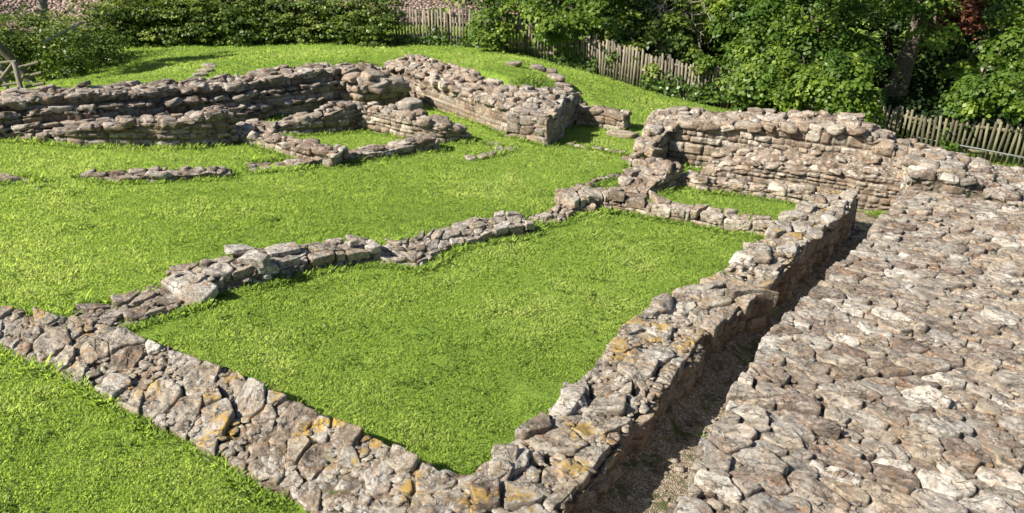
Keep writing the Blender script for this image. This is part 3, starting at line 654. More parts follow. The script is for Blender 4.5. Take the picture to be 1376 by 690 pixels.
# pier against the tall wall
ST = []
pA_, pB_ = np.array([2.78, 14.95]), np.array([3.3, 15.95])
for t_, h_ in [(0, .35), (.3, .50), (.6, .68), (1., .80)]:
    a = pA_+(pB_-pA_)*t_; nn = np.array([-.89, .46])*.46; ST.append([a[0], a[1], a[0]+nn[0], a[1]+nn[1], plane(*a)+h_, plane(*a)+h_-.05])
wall('stone_pier', 'stepped pier of rough stones projecting from the left end of the tall wall', np.array(ST), M_WALL, cat='pier', group=None,
     rocks=[dict(per_m=7, size=.28, n=6, flat=.55, sink=.3)], body='masonry', ds=.028, top=(.26, .2), face=(.26, .14), disp=.045, hvar=.05, cap=.08, seed=83)

# ---- G sunlit back wall, and its gate pier
gA, gB = W(520, 123)[:2], W(690, 186)[:2]
def line(a, b, n, hs, wd, back, sgn=1):
    o = []; d = (b-a)/np.linalg.norm(b-a); nn = np.array([-d[1], d[0]])
    if nn@a < 0: nn = -nn
    for t in np.linspace(0, 1, n):
        p = a+(b-a)*t; q = p+nn*wd; h = np.interp(t, np.linspace(0, 1, len(hs)), hs); o.append([p[0], p[1], q[0], q[1], plane(*p)+h, plane(*p)+h+back])
    return np.array(o)
ST_G = line(gA, gB, 8, [.74, .72, .66, .60, .62], .95, .16)
wall('ruined_wall', 'tall sunlit back wall of squared pink courses under a rubble top', ST_G, M_WALL,
     rocks=[dict(per_m=15, size=.24, n=5, flat=.6, sink=.4), dict(per_m=7, size=.27, n=6, edge=.04, flat=.55, sink=.45)],
     ds=.026, top=(.24, .18), face=(.30, .15), disp=.022, hvar=.05, cap=.22, seed=89, rough=.008)
qa, qb = W(679, 186)[:2], W(736, 197)[:2]
pr = line(qa, qb, 4, [.54, .58, .56], 1.0, .1)
t_ = wall('gate_pier', 'massive square-cut stone pier at the left side of the gateway, shaded on its right', pr, M_TOP, cat='pier', group=None,
     rocks=[dict(per_m=9, size=.34, n=6, flat=.45, sink=.55)], ends=False, body='masonry', ds=.024, top=(.42, .36), face=(.44, .24), disp=.04, hvar=.05, cap=.10, seed=97)
def ashlar(p0, p1, h, hc, L, seed, name='quoin_blocks', parent=None, mat=M_TOP):
    rng = np.random.default_rng(seed); d = (p1-p0)/np.linalg.norm(p1-p0); Lt = np.linalg.norm(p1-p0); m_ = MB(); z0 = float(G(*((p0+p1)/2)))-.05; z = 0.; r_ = 0
    while z < h-.04:
        hh = min(hc*rng.uniform(.85, 1.15), h-z+.02); x = 0.
        while x < Lt-.05:
            l = min(L*rng.uniform(.7, 1.3), Lt-x); p = p0+d*(x+l/2)+np.array([d[1], -d[0]])*rng.normal(0, .012); rock(m_, (p[0], p[1], z0+z+hh/2), (l*.985, .30, hh*.975), math.atan2(d[1], d[0]), (rng.normal(0, .012), rng.normal(0, .012)), 8, .02, 0., None, .965); x += l
        z += hh
    o = m_.build(name, mat, parent, tuple(parent.location), False); return o
dq = (qb-qa)/np.linalg.norm(qb-qa); nq = np.array([-dq[1], dq[0]])
ashlar(qa+nq*.13-dq*.02, qb+nq*.13-dq*.02, .60, .2, .42, 1, parent=t_)
ashlar(qb-dq*.13+nq*.28, qb-dq*.13+nq*.85+dq*.02, .60, .2, .40, 2, parent=t_)
ra, rb_ = W(736, 192)[:2], W(778, 166)[:2]
ST = []
d_ = (rb_-ra)/np.linalg.norm(rb_-ra); nn_ = np.array([-d_[1], d_[0]])
for t, h in [(.12, .58), (.35, .66), (.7, .72), (1., .74)]:
    p = ra+(rb_-ra)*t; q = p + nn_*1.3; ST.append([p[0], p[1], q[0], q[1], plane(*p)+h, plane(*p)+h+.04])
wall('ruined_wall', 'rubble-topped return wall behind the gate pier, its side in shadow', np.array(ST), M_TOP,
     rocks=[dict(per_m=22, size=.30, n=6, flat=.6, sink=.35)], ds=.028, top=(.28, .22), face=(.34, .17), disp=.04, hvar=.06, cap=.08, seed=101)
# ---- gateway side wall
ST = stations([(772, 170, 147, .5), (800, 173, 148, .5), (836, 180, 152, .5)])
wall('ruined_wall', 'short low wall of square blocks at the foot of the grass bank beside the gateway', ST, M_WALL,
     rocks=[dict(per_m=4, size=.36, n=6, edge=.25, flat=.6, sink=.5)], ds=.026, top=(.36, .3), face=(.36, .2), disp=.04, hvar=.03, cap=.05, seed=103)
block('flat paving block projecting from the foot of the gateway wall', 838, 177, 0, (.75, .4, .14), math.radians(-20), mat=M_TOP, n=6)
block('low dark threshold stone at the right of the gateway', 858, 184, -.05, (.7, .35, .12), math.radians(-15), mat=M_DARK, n=6)
block('brown flat slab on the grass at the left foot of the tall wall', 855, 213, -.04, (.60, .34, .08), math.radians(-10), mat=M_WALL, n=6)

# ---- H shaded back-left wall in receding courses
hst = stations([(-60, 196, 138, .9), (0, 192, 136, .9), (60, 188, 127, .9), (140, 184, 118, .9), (205, 178, 117, .9), (260, 172, 112, .9), (330, 166, 108, .9), (385, 158, 98, 1.), (440, 152, 86, 1.1), (500, 143, 84, 1.2), (545, 132, 85, 1.2)])
def ledge(S, f, sh, h0=None):
    o = S.copy(); d = (S[:, 2:4]-S[:, :2]); d /= np.linalg.norm(d, axis=1)[:, None]; b = plane(o[:, 0], o[:, 1])
    o[:, :2] = S[:, :2] + d*sh[0]; o[:, 2:4] = S[:, :2] + d*sh[1]; o[:, 4] = b+(S[:, 4]-b)*f[0]; o[:, 5] = b+(S[:, 4]-b)*f[1]; return o
c_ = ((hst[:, :2]+hst[:, 2:4])/2).mean(0); org = (c_[0], c_[1], float(G(c_[0], c_[1])))
HT = empty('ruined_wall', org); tag(HT, 'long shaded wall of receding ledges along the foot of the far left bank', 'ruined wall', 'ruined walls of the fort')
mb = MB()
skin(mb, ledge(hst, (.30, .32), (0, .35)), ds=.032, top=(.36, .2), face=(.32, .13), disp=.05, hvar=.06, cap=.04, seed=107, edgev=.09, holes=.08)
skin(mb, ledge(hst, (.56, .60), (.18, .6)), ds=.032, top=(.36, .2), face=(.32, .13), disp=.05, hvar=.06, cap=.04, seed=109, edgev=.09, holes=.08)
skin(mb, ledge(hst, (.82, .88), (.40, 1.2)), ds=.032, top=(.34, .24), face=(.34, .14), disp=.05, hvar=.06, cap=.05, seed=113, edgev=.05)
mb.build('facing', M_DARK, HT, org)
mb = MB()
top_rocks(mb, ledge(hst, (.82, .88), (.40, 1.2)), 9, .28, 6, edge=.1, flat=.5, sink=.5); top_rocks(mb, ledge(hst, (.82, .88), (.40, 1.2)), 10, .24, 5, flat=.4, sink=.5)
top_rocks(mb, ledge(hst, (.56, .60), (.18, .6)), 5., .28, 6, edge=.25, flat=.4, sink=.4); top_rocks(mb, ledge(hst, (.30, .32), (0, .35)), 4, .28, 6, edge=.3, flat=.4, sink=.4)
mb.build('top_rubble', M_DARK, HT, org, False)
# tumbled corner buttress
a_, b2_ = W(486, 152)[:2], W(546, 146)[:2]
bs = line(a_, b2_, 4, [.62, .70, .58], .9, .25)
wall('stone_buttress', 'bulging buttress of big tilted slabs in the far corner of the walls', bs, M_WALL, cat='buttress', group=None,
     rocks=[dict(per_m=4, size=.5, n=7, edge=.1, flat=.4, sink=.75), dict(per_m=7, size=.40, n=7, flat=.45, sink=.5)], body='masonry', ds=.03, top=(.5, .3), face=(.5, .24), disp=.07, hvar=.08, cap=.15, seed=127)

# ---- I low wall in front, far left
ST = stations([(-60, 189, 184, .6), (0, 189, 182, .6), (70, 193, 178, .6), (110, 196, 169, .55), (170, 197, 165, .55), (230, 198, 162, .55), (262, 197, 158, .55), (285, 196, 150, .5), (318, 194, 149, .5)])
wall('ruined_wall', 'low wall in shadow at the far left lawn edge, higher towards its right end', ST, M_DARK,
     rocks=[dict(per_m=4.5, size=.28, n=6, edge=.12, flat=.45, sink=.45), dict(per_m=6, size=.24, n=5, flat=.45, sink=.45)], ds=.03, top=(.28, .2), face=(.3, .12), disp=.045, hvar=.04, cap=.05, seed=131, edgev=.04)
# ---- J lit low wall
ST = stations([(304, 186, 168, .5), (340, 197, 179, .5), (380, 210, 190, .5), (415, 220, 197, .5), (448, 226, 204, .5)])
wall('ruined_wall', 'short sunlit wall of small rounded stones at the left of the far grass room', ST, M_WALL,
     rocks=[dict(per_m=7, size=.2, n=5, flat=.6, sink=.4), dict(ST=ST[2:], per_m=4, size=.32, n=6, edge=.2, flat=.7, sink=.45)], ds=.026, top=(.22, .18), face=(.2, .12), disp=.045, hvar=.04, cap=.05, seed=137, edgev=.03)
# ---- K front wall of the far grass room
ST = stations([(338, 231, 226, .45), (380, 229, 222, .45), (415, 226, 212, .45), (440, 222, 206, .42), (490, 217, 201, .4), (540, 210, 194, .4), (592, 203, 180, .4)])
wall('ruined_wall', 'narrow wall with pale flat coping along the front of the far grass room', ST, M_DARK,
     rocks=[dict(ST=ST[2:], per_m=4.2, size=.32, n=6, edge=.4, flat=.28, sink=.5)], ds=.026, top=(.36, .4), face=(.26, .11), disp=.035, hvar=.025, cap=.08, seed=139, edgev=.03)
# ---- L rear wall of far room
ST = stations([(330, 180, 170, .5), (380, 182, 167, .45), (410, 180, 160, .45), (440, 178, 150, .45), (465, 176, 140, .45), (488, 173, 138, .45)])
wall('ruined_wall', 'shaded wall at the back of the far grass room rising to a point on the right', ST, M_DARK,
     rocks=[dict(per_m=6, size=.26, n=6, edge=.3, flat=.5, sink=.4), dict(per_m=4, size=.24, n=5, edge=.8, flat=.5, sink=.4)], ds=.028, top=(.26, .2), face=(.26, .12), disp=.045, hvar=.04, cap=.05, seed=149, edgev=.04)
# ---- M lit wall
ST = stations([(484, 172, 141, .5), (520, 181, 150, .5), (550, 188, 156, .5), (575, 192, 162, .52), (600, 194, 169, .55), (628, 192, 174, .55)])
wall('ruined_wall', 'sunlit ragged wall descending to a square dark-sided end right of the far grass room', ST, M_WALL,
     rocks=[dict(per_m=8, size=.24, n=5, flat=.55, sink=.4), dict(ST=ST[3:], per_m=5, size=.42, n=6, flat=.3, sink=.3)], ds=.026, top=(.26, .2), face=(.24, .12), disp=.045, hvar=.05, cap=.05, seed=151, edgev=.04)
block('dark-sided squarish boulder standing before the tall sunlit back wall', 549, 134, .15, (.5, .5, .40), .5, mat=M_DARK, n=8, square=.88)

# ---- flush kerb lines and footings in the grass
ST = edges([(112, 237, .05, 118, 231, .06), (160, 239, .08, 165, 228, .1), (215, 235, .10, 215, 225, .12), (260, 235, .08, 258, 226, .1), (308, 231, .08, 306, 224, .1)])
wall('stone_footing', 'long thin footing lying alone in the left of the lawn', ST, M_DARK, rocks=[dict(per_m=4, size=.24, n=5, flat=.35, sink=.5)], ds=.026, top=(.26, .2), disp=.03, hvar=.03, cap=.2, seed=157, edgev=.05)
ST = edges([(-40, 244, .05, -40, 236, .06), (0, 244, .06, 5, 235, .08), (54, 243, .05, 40, 237, .06)])
wall('stone_footing', 'short flat footing at the extreme left edge of the lawn', ST, M_WALL, ds=.026, top=(.24, .18), disp=.03, hvar=.02, cap=.2, seed=163, edgev=.05)
def kerb(label, pts, size, mat=M_TOP):
    mb = MB(); P = np.array([W(*p)[:2] for p in pts]); L = np.r_[0, np.cumsum(np.linalg.norm(np.diff(P, axis=0), axis=1))]
    s = 0
    while s < L[-1]:
        sz = size*RNG.uniform(.7, 1.6); x, y = np.interp(s, L, P[:, 0]), np.interp(s, L, P[:, 1]); x2, y2 = np.interp(s+.1, L, P[:, 0]), np.interp(s+.1, L, P[:, 1])
        rock(mb, (x+RNG.normal(0, .02), y+RNG.normal(0, .02), float(G(x, y))+.02), (sz, size*.9, .10), math.atan2(y2-y, x2-x) if (x2, y2) != (x, y) else 0, (RNG.normal(0, .05), 0), 4, .06)
        s += sz*1.0
    OCC.append((P, P+.02))
    c = P.mean(0); o = mb.build('kerb_line', mat, None, (c[0], c[1], float(G(c[0], c[1])))); tag(o, label, 'kerb', 'kerbs let into the turf')
kerb('crooked gutter of thin kerb stones in the grass below the gate pier', [(634, 214), (655, 211), (672, 206), (668, 200), (655, 195)], .22)
kerb('spur of flat kerb stones turning right below the gate pier', [(672, 206), (688, 204)], .2)
kerb('dotted line of small kerb stones in the turf before the cross wall corner', [(757, 262), (775, 254), (795, 247), (815, 239), (835, 235), (855, 235)], .13)
kerb('faint line of thin stones across the gateway turf', [(765, 196), (790, 200), (815, 203), (838, 206)], .13)

# ------------------------------------------------------------------ ground
def axis(a, b, st, far, k=1.25):
    m = list(np.arange(a, b, st)); d = st
    lo, hi = [a], [m[-1]]
    while lo[-1] > -far: d *= k; lo.append(lo[-1]-d)
    d = st
    while hi[-1] < far: d *= k; hi.append(hi[-1]+d)
    return np.array(lo[:0:-1] + m + hi[1:])
gxs = axis(-14, 14, .1, 500); gys = axis(1, 31, .1, 500)
XX, YY = np.meshgrid(gxs, gys, indexing='ij'); ZZ = G(XX, YY)
# wooded slope beyond the stream, far away
ZZ = ZZ + 14*sstep(45, 110, YY)*sstep(-400, 0, XX+300)
idx = np.arange(XX.size).reshape(XX.shape)
F = np.stack([idx[:-1, :-1], idx[1:, :-1], idx[1:, 1:], idx[:-1, 1:]], -1).reshape(-1, 4)
g = mesh_obj('ground', np.stack([XX, YY, ZZ], -1).reshape(-1, 3), F, M_TURF); tag(g, kind='structure')
# passage floor
ss = np.arange(-.8, 12.1, .05); tt = np.arange(-.45, 1.5, .05)
S_, T_ = np.meshgrid(ss, tt, indexing='ij'); X_ = COR_A[0]+S_*cd[0]+T_*cn[0]; Y_ = COR_A[1]+S_*cd[1]+T_*cn[1]
Z_ = G(X_, Y_)+.012+.012*fbm(X_*5, Y_*5, 0, 4, 77)
idx = np.arange(X_.size).reshape(X_.shape); F = np.stack([idx[:-1, :-1], idx[1:, :-1], idx[1:, 1:], idx[:-1, 1:]], -1).reshape(-1, 4)[:, ::-1]
g = mesh_obj('path', np.stack([X_, Y_, Z_], -1).reshape(-1, 3), F, M_GRAVEL); tag(g, kind='structure')
OCC.append((np.stack([X_[:, 0], Y_[:, 0]], 1), np.stack([X_[:, -1], Y_[:, -1]], 1)))
mb = MB()
for q in range(900):
    s0, t0 = RNG.uniform(-.5, 11.5), RNG.uniform(0, 1.15); x = COR_A[0]+s0*cd[0]+t0*cn[0]; y = COR_A[1]+s0*cd[1]+t0*cn[1]; z = RNG.uniform(.012, .035)*(2.2 if RNG.uniform() < .06 else 1)
    rock(mb, (x, y, float(G(x, y))+.02), (z, z*1.3, z*.7), RNG.uniform(0, 6), n=2, rough=.05)
g = mb.build('pebbles', M_TOP); tag(g, kind='stuff')
# railway bed beyond the hedge
bl = [K(-260, 30, 30), K(60, 14, 31), (K(300, 8, 32)), K(520, 8, 32), K(760, 14, 33)]
us = np.linspace(0, 4, 220); vs_ = np.linspace(-5., 14, 140)
BP = np.array(bl); bx = np.interp(us, range(5), BP[:, 0]); by = np.interp(us, range(5), BP[:, 1]); bz = np.interp(us, range(5), BP[:, 2])
Xb = np.repeat(bx[:, None], 140, 1); Yb = by[:, None]+vs_[None]; Zb = bz[:, None] + np.where(vs_ < 0, vs_*.5, np.minimum(vs_*.33, 2.2))[None] + .05*fbm(Xb*5, Yb*5, 0, 3, 5); Zb = np.maximum(Zb, G(Xb, Yb)+.12)
idx = np.arange(Xb.size).reshape(Xb.shape); F = np.stack([idx[:-1, :-1], idx[1:, :-1], idx[1:, 1:], idx[:-1, 1:]], -1).reshape(-1, 4)
g = mesh_obj('railway_ballast', np.stack([Xb, Yb, Zb], -1).reshape(-1, 3), F, M_BALLAST); tag(g, kind='structure')

# ------------------------------------------------------------------ steps in the banks
def steps(label, pts, size, group, mat=M_DARK):
    for q, (u, v, h) in enumerate(pts):
        # find the bank where this sight line meets it
        d = ray(u, v); k = np.linspace(14, 34, 400); P = d[None]*k[:, None]+np.array([0, 0, CAMH]); hit = np.argmax(P[:, 2] < G(P[:, 0], P[:, 1])); p = P[hit]
        mb = MB(); rock(mb, (0, 0, .0), (size[0]*RNG.uniform(.8, 1.2), size[1], size[2]), RNG.uniform(-.3, .3), (0, 0), 5, .05, square=.9)
        o = mb.build('stone_step', mat, None, (0, 0, 0)); o.location = (p[0], p[1], p[2]+h+.05); tag(o, label[q] if isinstance(label, list) else label, 'step', group)
ords = ['topmost', 'second from the top', 'third from the top', 'fourth from the top', 'fifth from the top', 'sixth from the top', 'seventh from the top', 'eighth from the top', 'lowest']
steps(['small dark stone step curving down the bank behind the gate pier, %s' % o for o in ords], [(690, 90, 0), (722, 96, .03), (738, 100, .03), (747, 109, .02), (757, 120, .02), (764, 130, .02), (771, 139, .02), (778, 146, .02), (786, 152, .02)], (.38, .30, .17), 'steps curving down the bank by the gateway')
steps(['flat pale step on the far left bank, highest of four', 'flat pale step on the far left bank, second of four', 'flat pale step on the far left bank, third of four', 'flat pale step on the far left bank, lowest of four'], [(282, 92, .0), (277, 98, .0), (270, 104, .0), (265, 110, .0)], (.42, .24, .10), 'flat steps on the far left bank', M_TOP)

# ------------------------------------------------------------------ grass
res = .05; ox, oy = -16., 1.; nxg, nyg = 640, 640
occ = np.zeros((nxg, nyg), bool)
for A, B in OCC:
    n_ = max(2, int(np.linalg.norm(B-A, axis=1).max()/.03)); s_, R_ = resample(np.column_stack([A, B]), .03)
    for t in np.linspace(.0, 1., n_+1):
        p = R_[:, :2]*(1-t)+R_[:, 2:4]*t; i = ((p[:, 0]-ox)/res).astype(int); j = ((p[:, 1]-oy)/res).astype(int); k = (i >= 0) & (i < nxg) & (j >= 0) & (j < nyg); occ[i[k], j[k]] = True
near_w = occ.copy()
for q in range(3):
    z = near_w.copy(); z[1:] |= near_w[:-1]; z[:-1] |= near_w[1:]; z[:, 1:] |= near_w[:, :-1]; z[:, :-1] |= near_w[:, 1:]; near_w = z
def grid_at(g_, x, y):
    i = np.clip(((x-ox)/res).astype(int), 0, nxg-1); j = np.clip(((y-oy)/res).astype(int), 0, nyg-1); return g_[i, j]
bands = [(3, 6.5, 13000), (6.5, 9, 11000), (9, 13, 7500), (13, 18, 4200), (18, 24, 1600), (24, 32, 800)]
GV, GC = [], []
for (d0, d1, dens) in bands:
    area = (math.pi*(d1**2-d0**2))*(1.4/(2*math.pi))*1.15; n_ = int(area*dens)
    r = np.sqrt(RNG.uniform(d0**2, d1**2, n_)); th = RNG.uniform(-.80, .80, n_)*1.0; x, y = r*np.sin(th), r*np.cos(th)
    z = G(x, y); u, v, dep = proj(np.stack([x, y, z], 1))
    ok = (u > -140) & (u < 1516) & (v > -40) & (v < 800) & ~grid_at(occ, x, y) & (x < 13)
    x, y, z, dep = x[ok], y[ok], z[ok], dep[ok]; n_ = len(x)
    pat = fbm(x*1.1, y*1.1, 0, 4, 91); pat2 = fbm(x*5, y*5, 0, 3, 92)
    nw = grid_at(near_w, x, y); sd = sdist(x, y)
    hgt = (.021 + .00045*d1)*(1+.4*pat2+.25*pat)*RNG.uniform(.5, 1.4, n_)
    hgt = np.where(nw, hgt*(1.4+1.5*RNG.uniform(0, 1, n_)**2), hgt); hgt = np.where(sd > 1., hgt*1.3, hgt)
    wdt = (.0024 + .0004*dep)*RNG.uniform(.7, 1.3, n_)
    a = RNG.uniform(0, 2*math.pi, n_) ; la = RNG.uniform(0, 2*math.pi, n_)+.8*pat; lean = hgt*RNG.uniform(.3, 1.3, n_)
    bx_, by_ = np.cos(a)*wdt/2, np.sin(a)*wdt/2
    tx, ty = np.cos(la)*lean, np.sin(la)*lean
    p0 = np.stack([x-bx_, y-by_, z-.01], 1); p1 = np.stack([x+bx_, y+by_, z-.01], 1)
    p2 = np.stack([x+tx*.45+bx_*.7, y+ty*.45+by_*.7, z+hgt*.65], 1); p3 = np.stack([x+tx, y+ty, z+hgt], 1)
    GV.append(np.stack([p0, p1, p2, p3], 1).reshape(-1, 3))
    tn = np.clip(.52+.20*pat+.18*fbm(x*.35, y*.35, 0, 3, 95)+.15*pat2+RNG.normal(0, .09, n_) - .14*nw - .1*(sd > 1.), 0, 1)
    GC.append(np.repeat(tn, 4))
V = np.concatenate(GV); C = np.concatenate(GC); nb_ = len(V)//4
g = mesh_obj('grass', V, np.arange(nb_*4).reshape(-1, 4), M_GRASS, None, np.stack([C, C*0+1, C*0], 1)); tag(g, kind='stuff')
# long tufts along wall feet near the camera
print('blades', nb_)

# ------------------------------------------------------------------ fences
def bank_hit(u, v, k0=17, k1=40):
    d = ray(u, v); k = np.linspace(k0, k1, 700); P = d[None]*k[:, None]+np.array([0, 0, CAMH]); g_ = P[:, 2] < G(P[:, 0], P[:, 1])
    return P[np.argmax(g_)] if g_.any() else P[-1]
def box(mb, c, size, rz=0, col=(1, 1, 1), tilt=(0, 0)):
    V, F = cube_grid(1); V = V*np.asarray(size)/2; a, b = tilt
    ca, sa = math.cos(a), math.sin(a); V = V@np.array([[1, 0, 0], [0, ca, sa], [0, -sa, ca]])
    cb, sb = math.cos(b), math.sin(b); V = V@np.array([[cb, 0, -sb], [0, 1, 0], [sb, 0, cb]])
    cz, sz = math.cos(rz), math.sin(rz); V = V@np.array([[cz, sz, 0], [-sz, cz, 0], [0, 0, 1]])
    mb.add(V+np.asarray(c), F, np.tile(col, (8, 1)))
def fence(label, P, H_, mat, pitch=.10, rail=True):
    P = np.asarray(P, float); L = np.r_[0, np.cumsum(np.linalg.norm(np.diff(P[:, :2], axis=0), axis=1))]
    root = empty('paling_fence', (P[0][0], P[0][1], float(G(P[0][0], P[0][1])))); tag(root, label, 'fence')
    org = tuple(root.location); pal = MB()
    def at(s): return np.interp(s, L, P[:, 0]), np.interp(s, L, P[:, 1])
    for s in np.arange(0, L[-1], pitch):
        x, y = at(s); x2, y2 = at(s+.2); x1, y1 = at(s-.2); a = math.atan2(y2-y1, x2-x1); z = float(G(x, y)); h = H_*RNG.uniform(.90, 1.05)
        b = RNG.uniform(.45, 1.35); box(pal, (x, y, z+h/2-.03), (.062, .018, h), a, (b, b*.98, b*.93), (RNG.normal(0, .02), RNG.normal(0, .035)))
    pal.build('palings', mat, root, org, False)
    for s in np.arange(0, L[-1]-.3, 2.4):
        x, y = at(s+.05); x2, y2 = at(s+.4); a = math.atan2(y2-y, x2-x); z = float(G(x, y)); m_ = MB(); box(m_, (x-math.sin(a)*.11, y+math.cos(a)*.11, z+H_*.5), (.10, .10, H_*1.02), a); m_.build('post', mat, root, org, False)
    for f in (.22, .8):
        m_ = MB()
        for s in np.arange(0, L[-1]-.6, .6):
            x, y = at(s); x2, y2 = at(s+.62); z, z2 = float(G(x, y)), float(G(x2, y2)); a = math.atan2(y2-y, x2-x); l = math.hypot(x2-x, y2-y)
            box(m_, ((x+x2)/2-math.sin(a)*.035, (y+y2)/2+math.cos(a)*.035, (z+z2)/2+H_*f), (l, .045, .08), a, tilt=(0, -math.atan2(z2-z, l)))
        m_.build('rail', mat, root, org, False)
    return root
FP = [bank_hit(u, v)[:2] for u, v in [(505, 59), (570, 60), (640, 64), (700, 73), (750, 86), (800, 101), (850, 117), (905, 131), (960, 144), (1020, 158), (1080, 171), (1150, 187), (1195, 198)]]
fence('long weathered grey paling fence along the top of the bank, half hidden by leaves', FP, 1.16, M_WOOD)
FP2 = [bank_hit(u, v)[:2] for u, v in [(1195, 198), (1250, 210), (1310, 216), (1376, 226), (1460, 244)]]
FR = fence('dark green-stained paling fence beyond the thick wall, far right', FP2, 1.1, M_WOODD, .125)
def tube(mb, pts, r0, r1=None, n=7, col=(1, 1, 1)):
    pts = [np.asarray(p, float) for p in pts]; r1 = r0 if r1 is None else r1; V = []; m_ = len(pts)
    for i, p in enumerate(pts):
        t = pts[min(i+1, m_-1)]-pts[max(i-1, 0)]; t = t/(np.linalg.norm(t)+1e-9); a = np.cross(t, [0, 0, 1] if abs(t[2]) < .9 else [1, 0, 0]); a /= np.linalg.norm(a); b = np.cross(t, a); r = r0+(r1-r0)*i/(m_-1)
        for k in range(n): V.append(p + r*(math.cos(2*math.pi*k/n)*a + math.sin(2*math.pi*k/n)*b))
    F = [[i*n+k, i*n+(k+1) % n, (i+1)*n+(k+1) % n, (i+1)*n+k] for i in range(m_-1) for k in range(n)]
    mb.add(V, F, np.tile(col, (len(V), 1)))
m_ = MB(); pts = []
for (u, v) in [(1215, 190), (1260, 199), (1310, 209), (1376, 222), (1440, 236)]:
    p = bank_hit(u, v+8); pts.append([p[0]-.15, p[1]-.25, float(G(p[0], p[1]))+.42])
tube(m_, pts, .022); o = m_.build('handrail', M_METAL, None, tuple(pts[0])); tag(o, 'thin grey metal rail running before the dark fence at the far right', 'handrail')
# farm gate and post at the left edge
gp = bank_hit(30, 127); org = (gp[0], gp[1], gp[2]); gt = empty('wooden_gate', org); tag(gt, 'old grey wooden gate of rails leaning in the bushes at the left edge', 'gate')
def wpt(u, v, D): return K(u, v, D)
D0 = proj(gp)[2]
m_ = MB(); tube(m_, [wpt(30, 128, D0), wpt(19, 84, D0)], .055); m_.build('post', M_WOOD, gt, org)
m_ = MB(); tube(m_, [wpt(12, 128, D0+.3), wpt(0, 86, D0+.3)], .045); m_.build('post', M_WOOD, gt, org)
for (a, b) in [((-40, 88), (22, 83)), ((-40, 104), (24, 97)), ((-40, 120), (26, 112)), ((22, 92), (52, 84)), ((24, 106), (56, 98)), ((26, 119), (60, 112))]:
    m_ = MB(); tube(m_, [wpt(*a, D0+.15), wpt(*b, D0+.15)], .035); m_.build('rail', M_WOODD, gt, org)
m_ = MB(); tube(m_, [wpt(-10, 120, D0+.1), wpt(18, 84, D0+.1)], .03); m_.build('brace', M_WOOD, gt, org)
pp = K(62, 62, 25); m_ = MB(); tube(m_, [pp, K(58, 20, 25), K(52, -40, 25)], .16, .14, 10); o = m_.build('utility_pole', M_WOOD, None, tuple(pp)); tag(o, 'bare wooden pole rising from the bushes at the upper left', 'pole')
m_ = MB(); tube(m_, [K(58, 57, 20.6), K(112, 30, 20.6)], .03, n=6); o = m_.build('metal_pipe', M_METAL, None, tuple(K(60, 56, 23.3))); tag(o, 'slanting grey metal pipe sticking out of the bushes upper left', 'pipe')

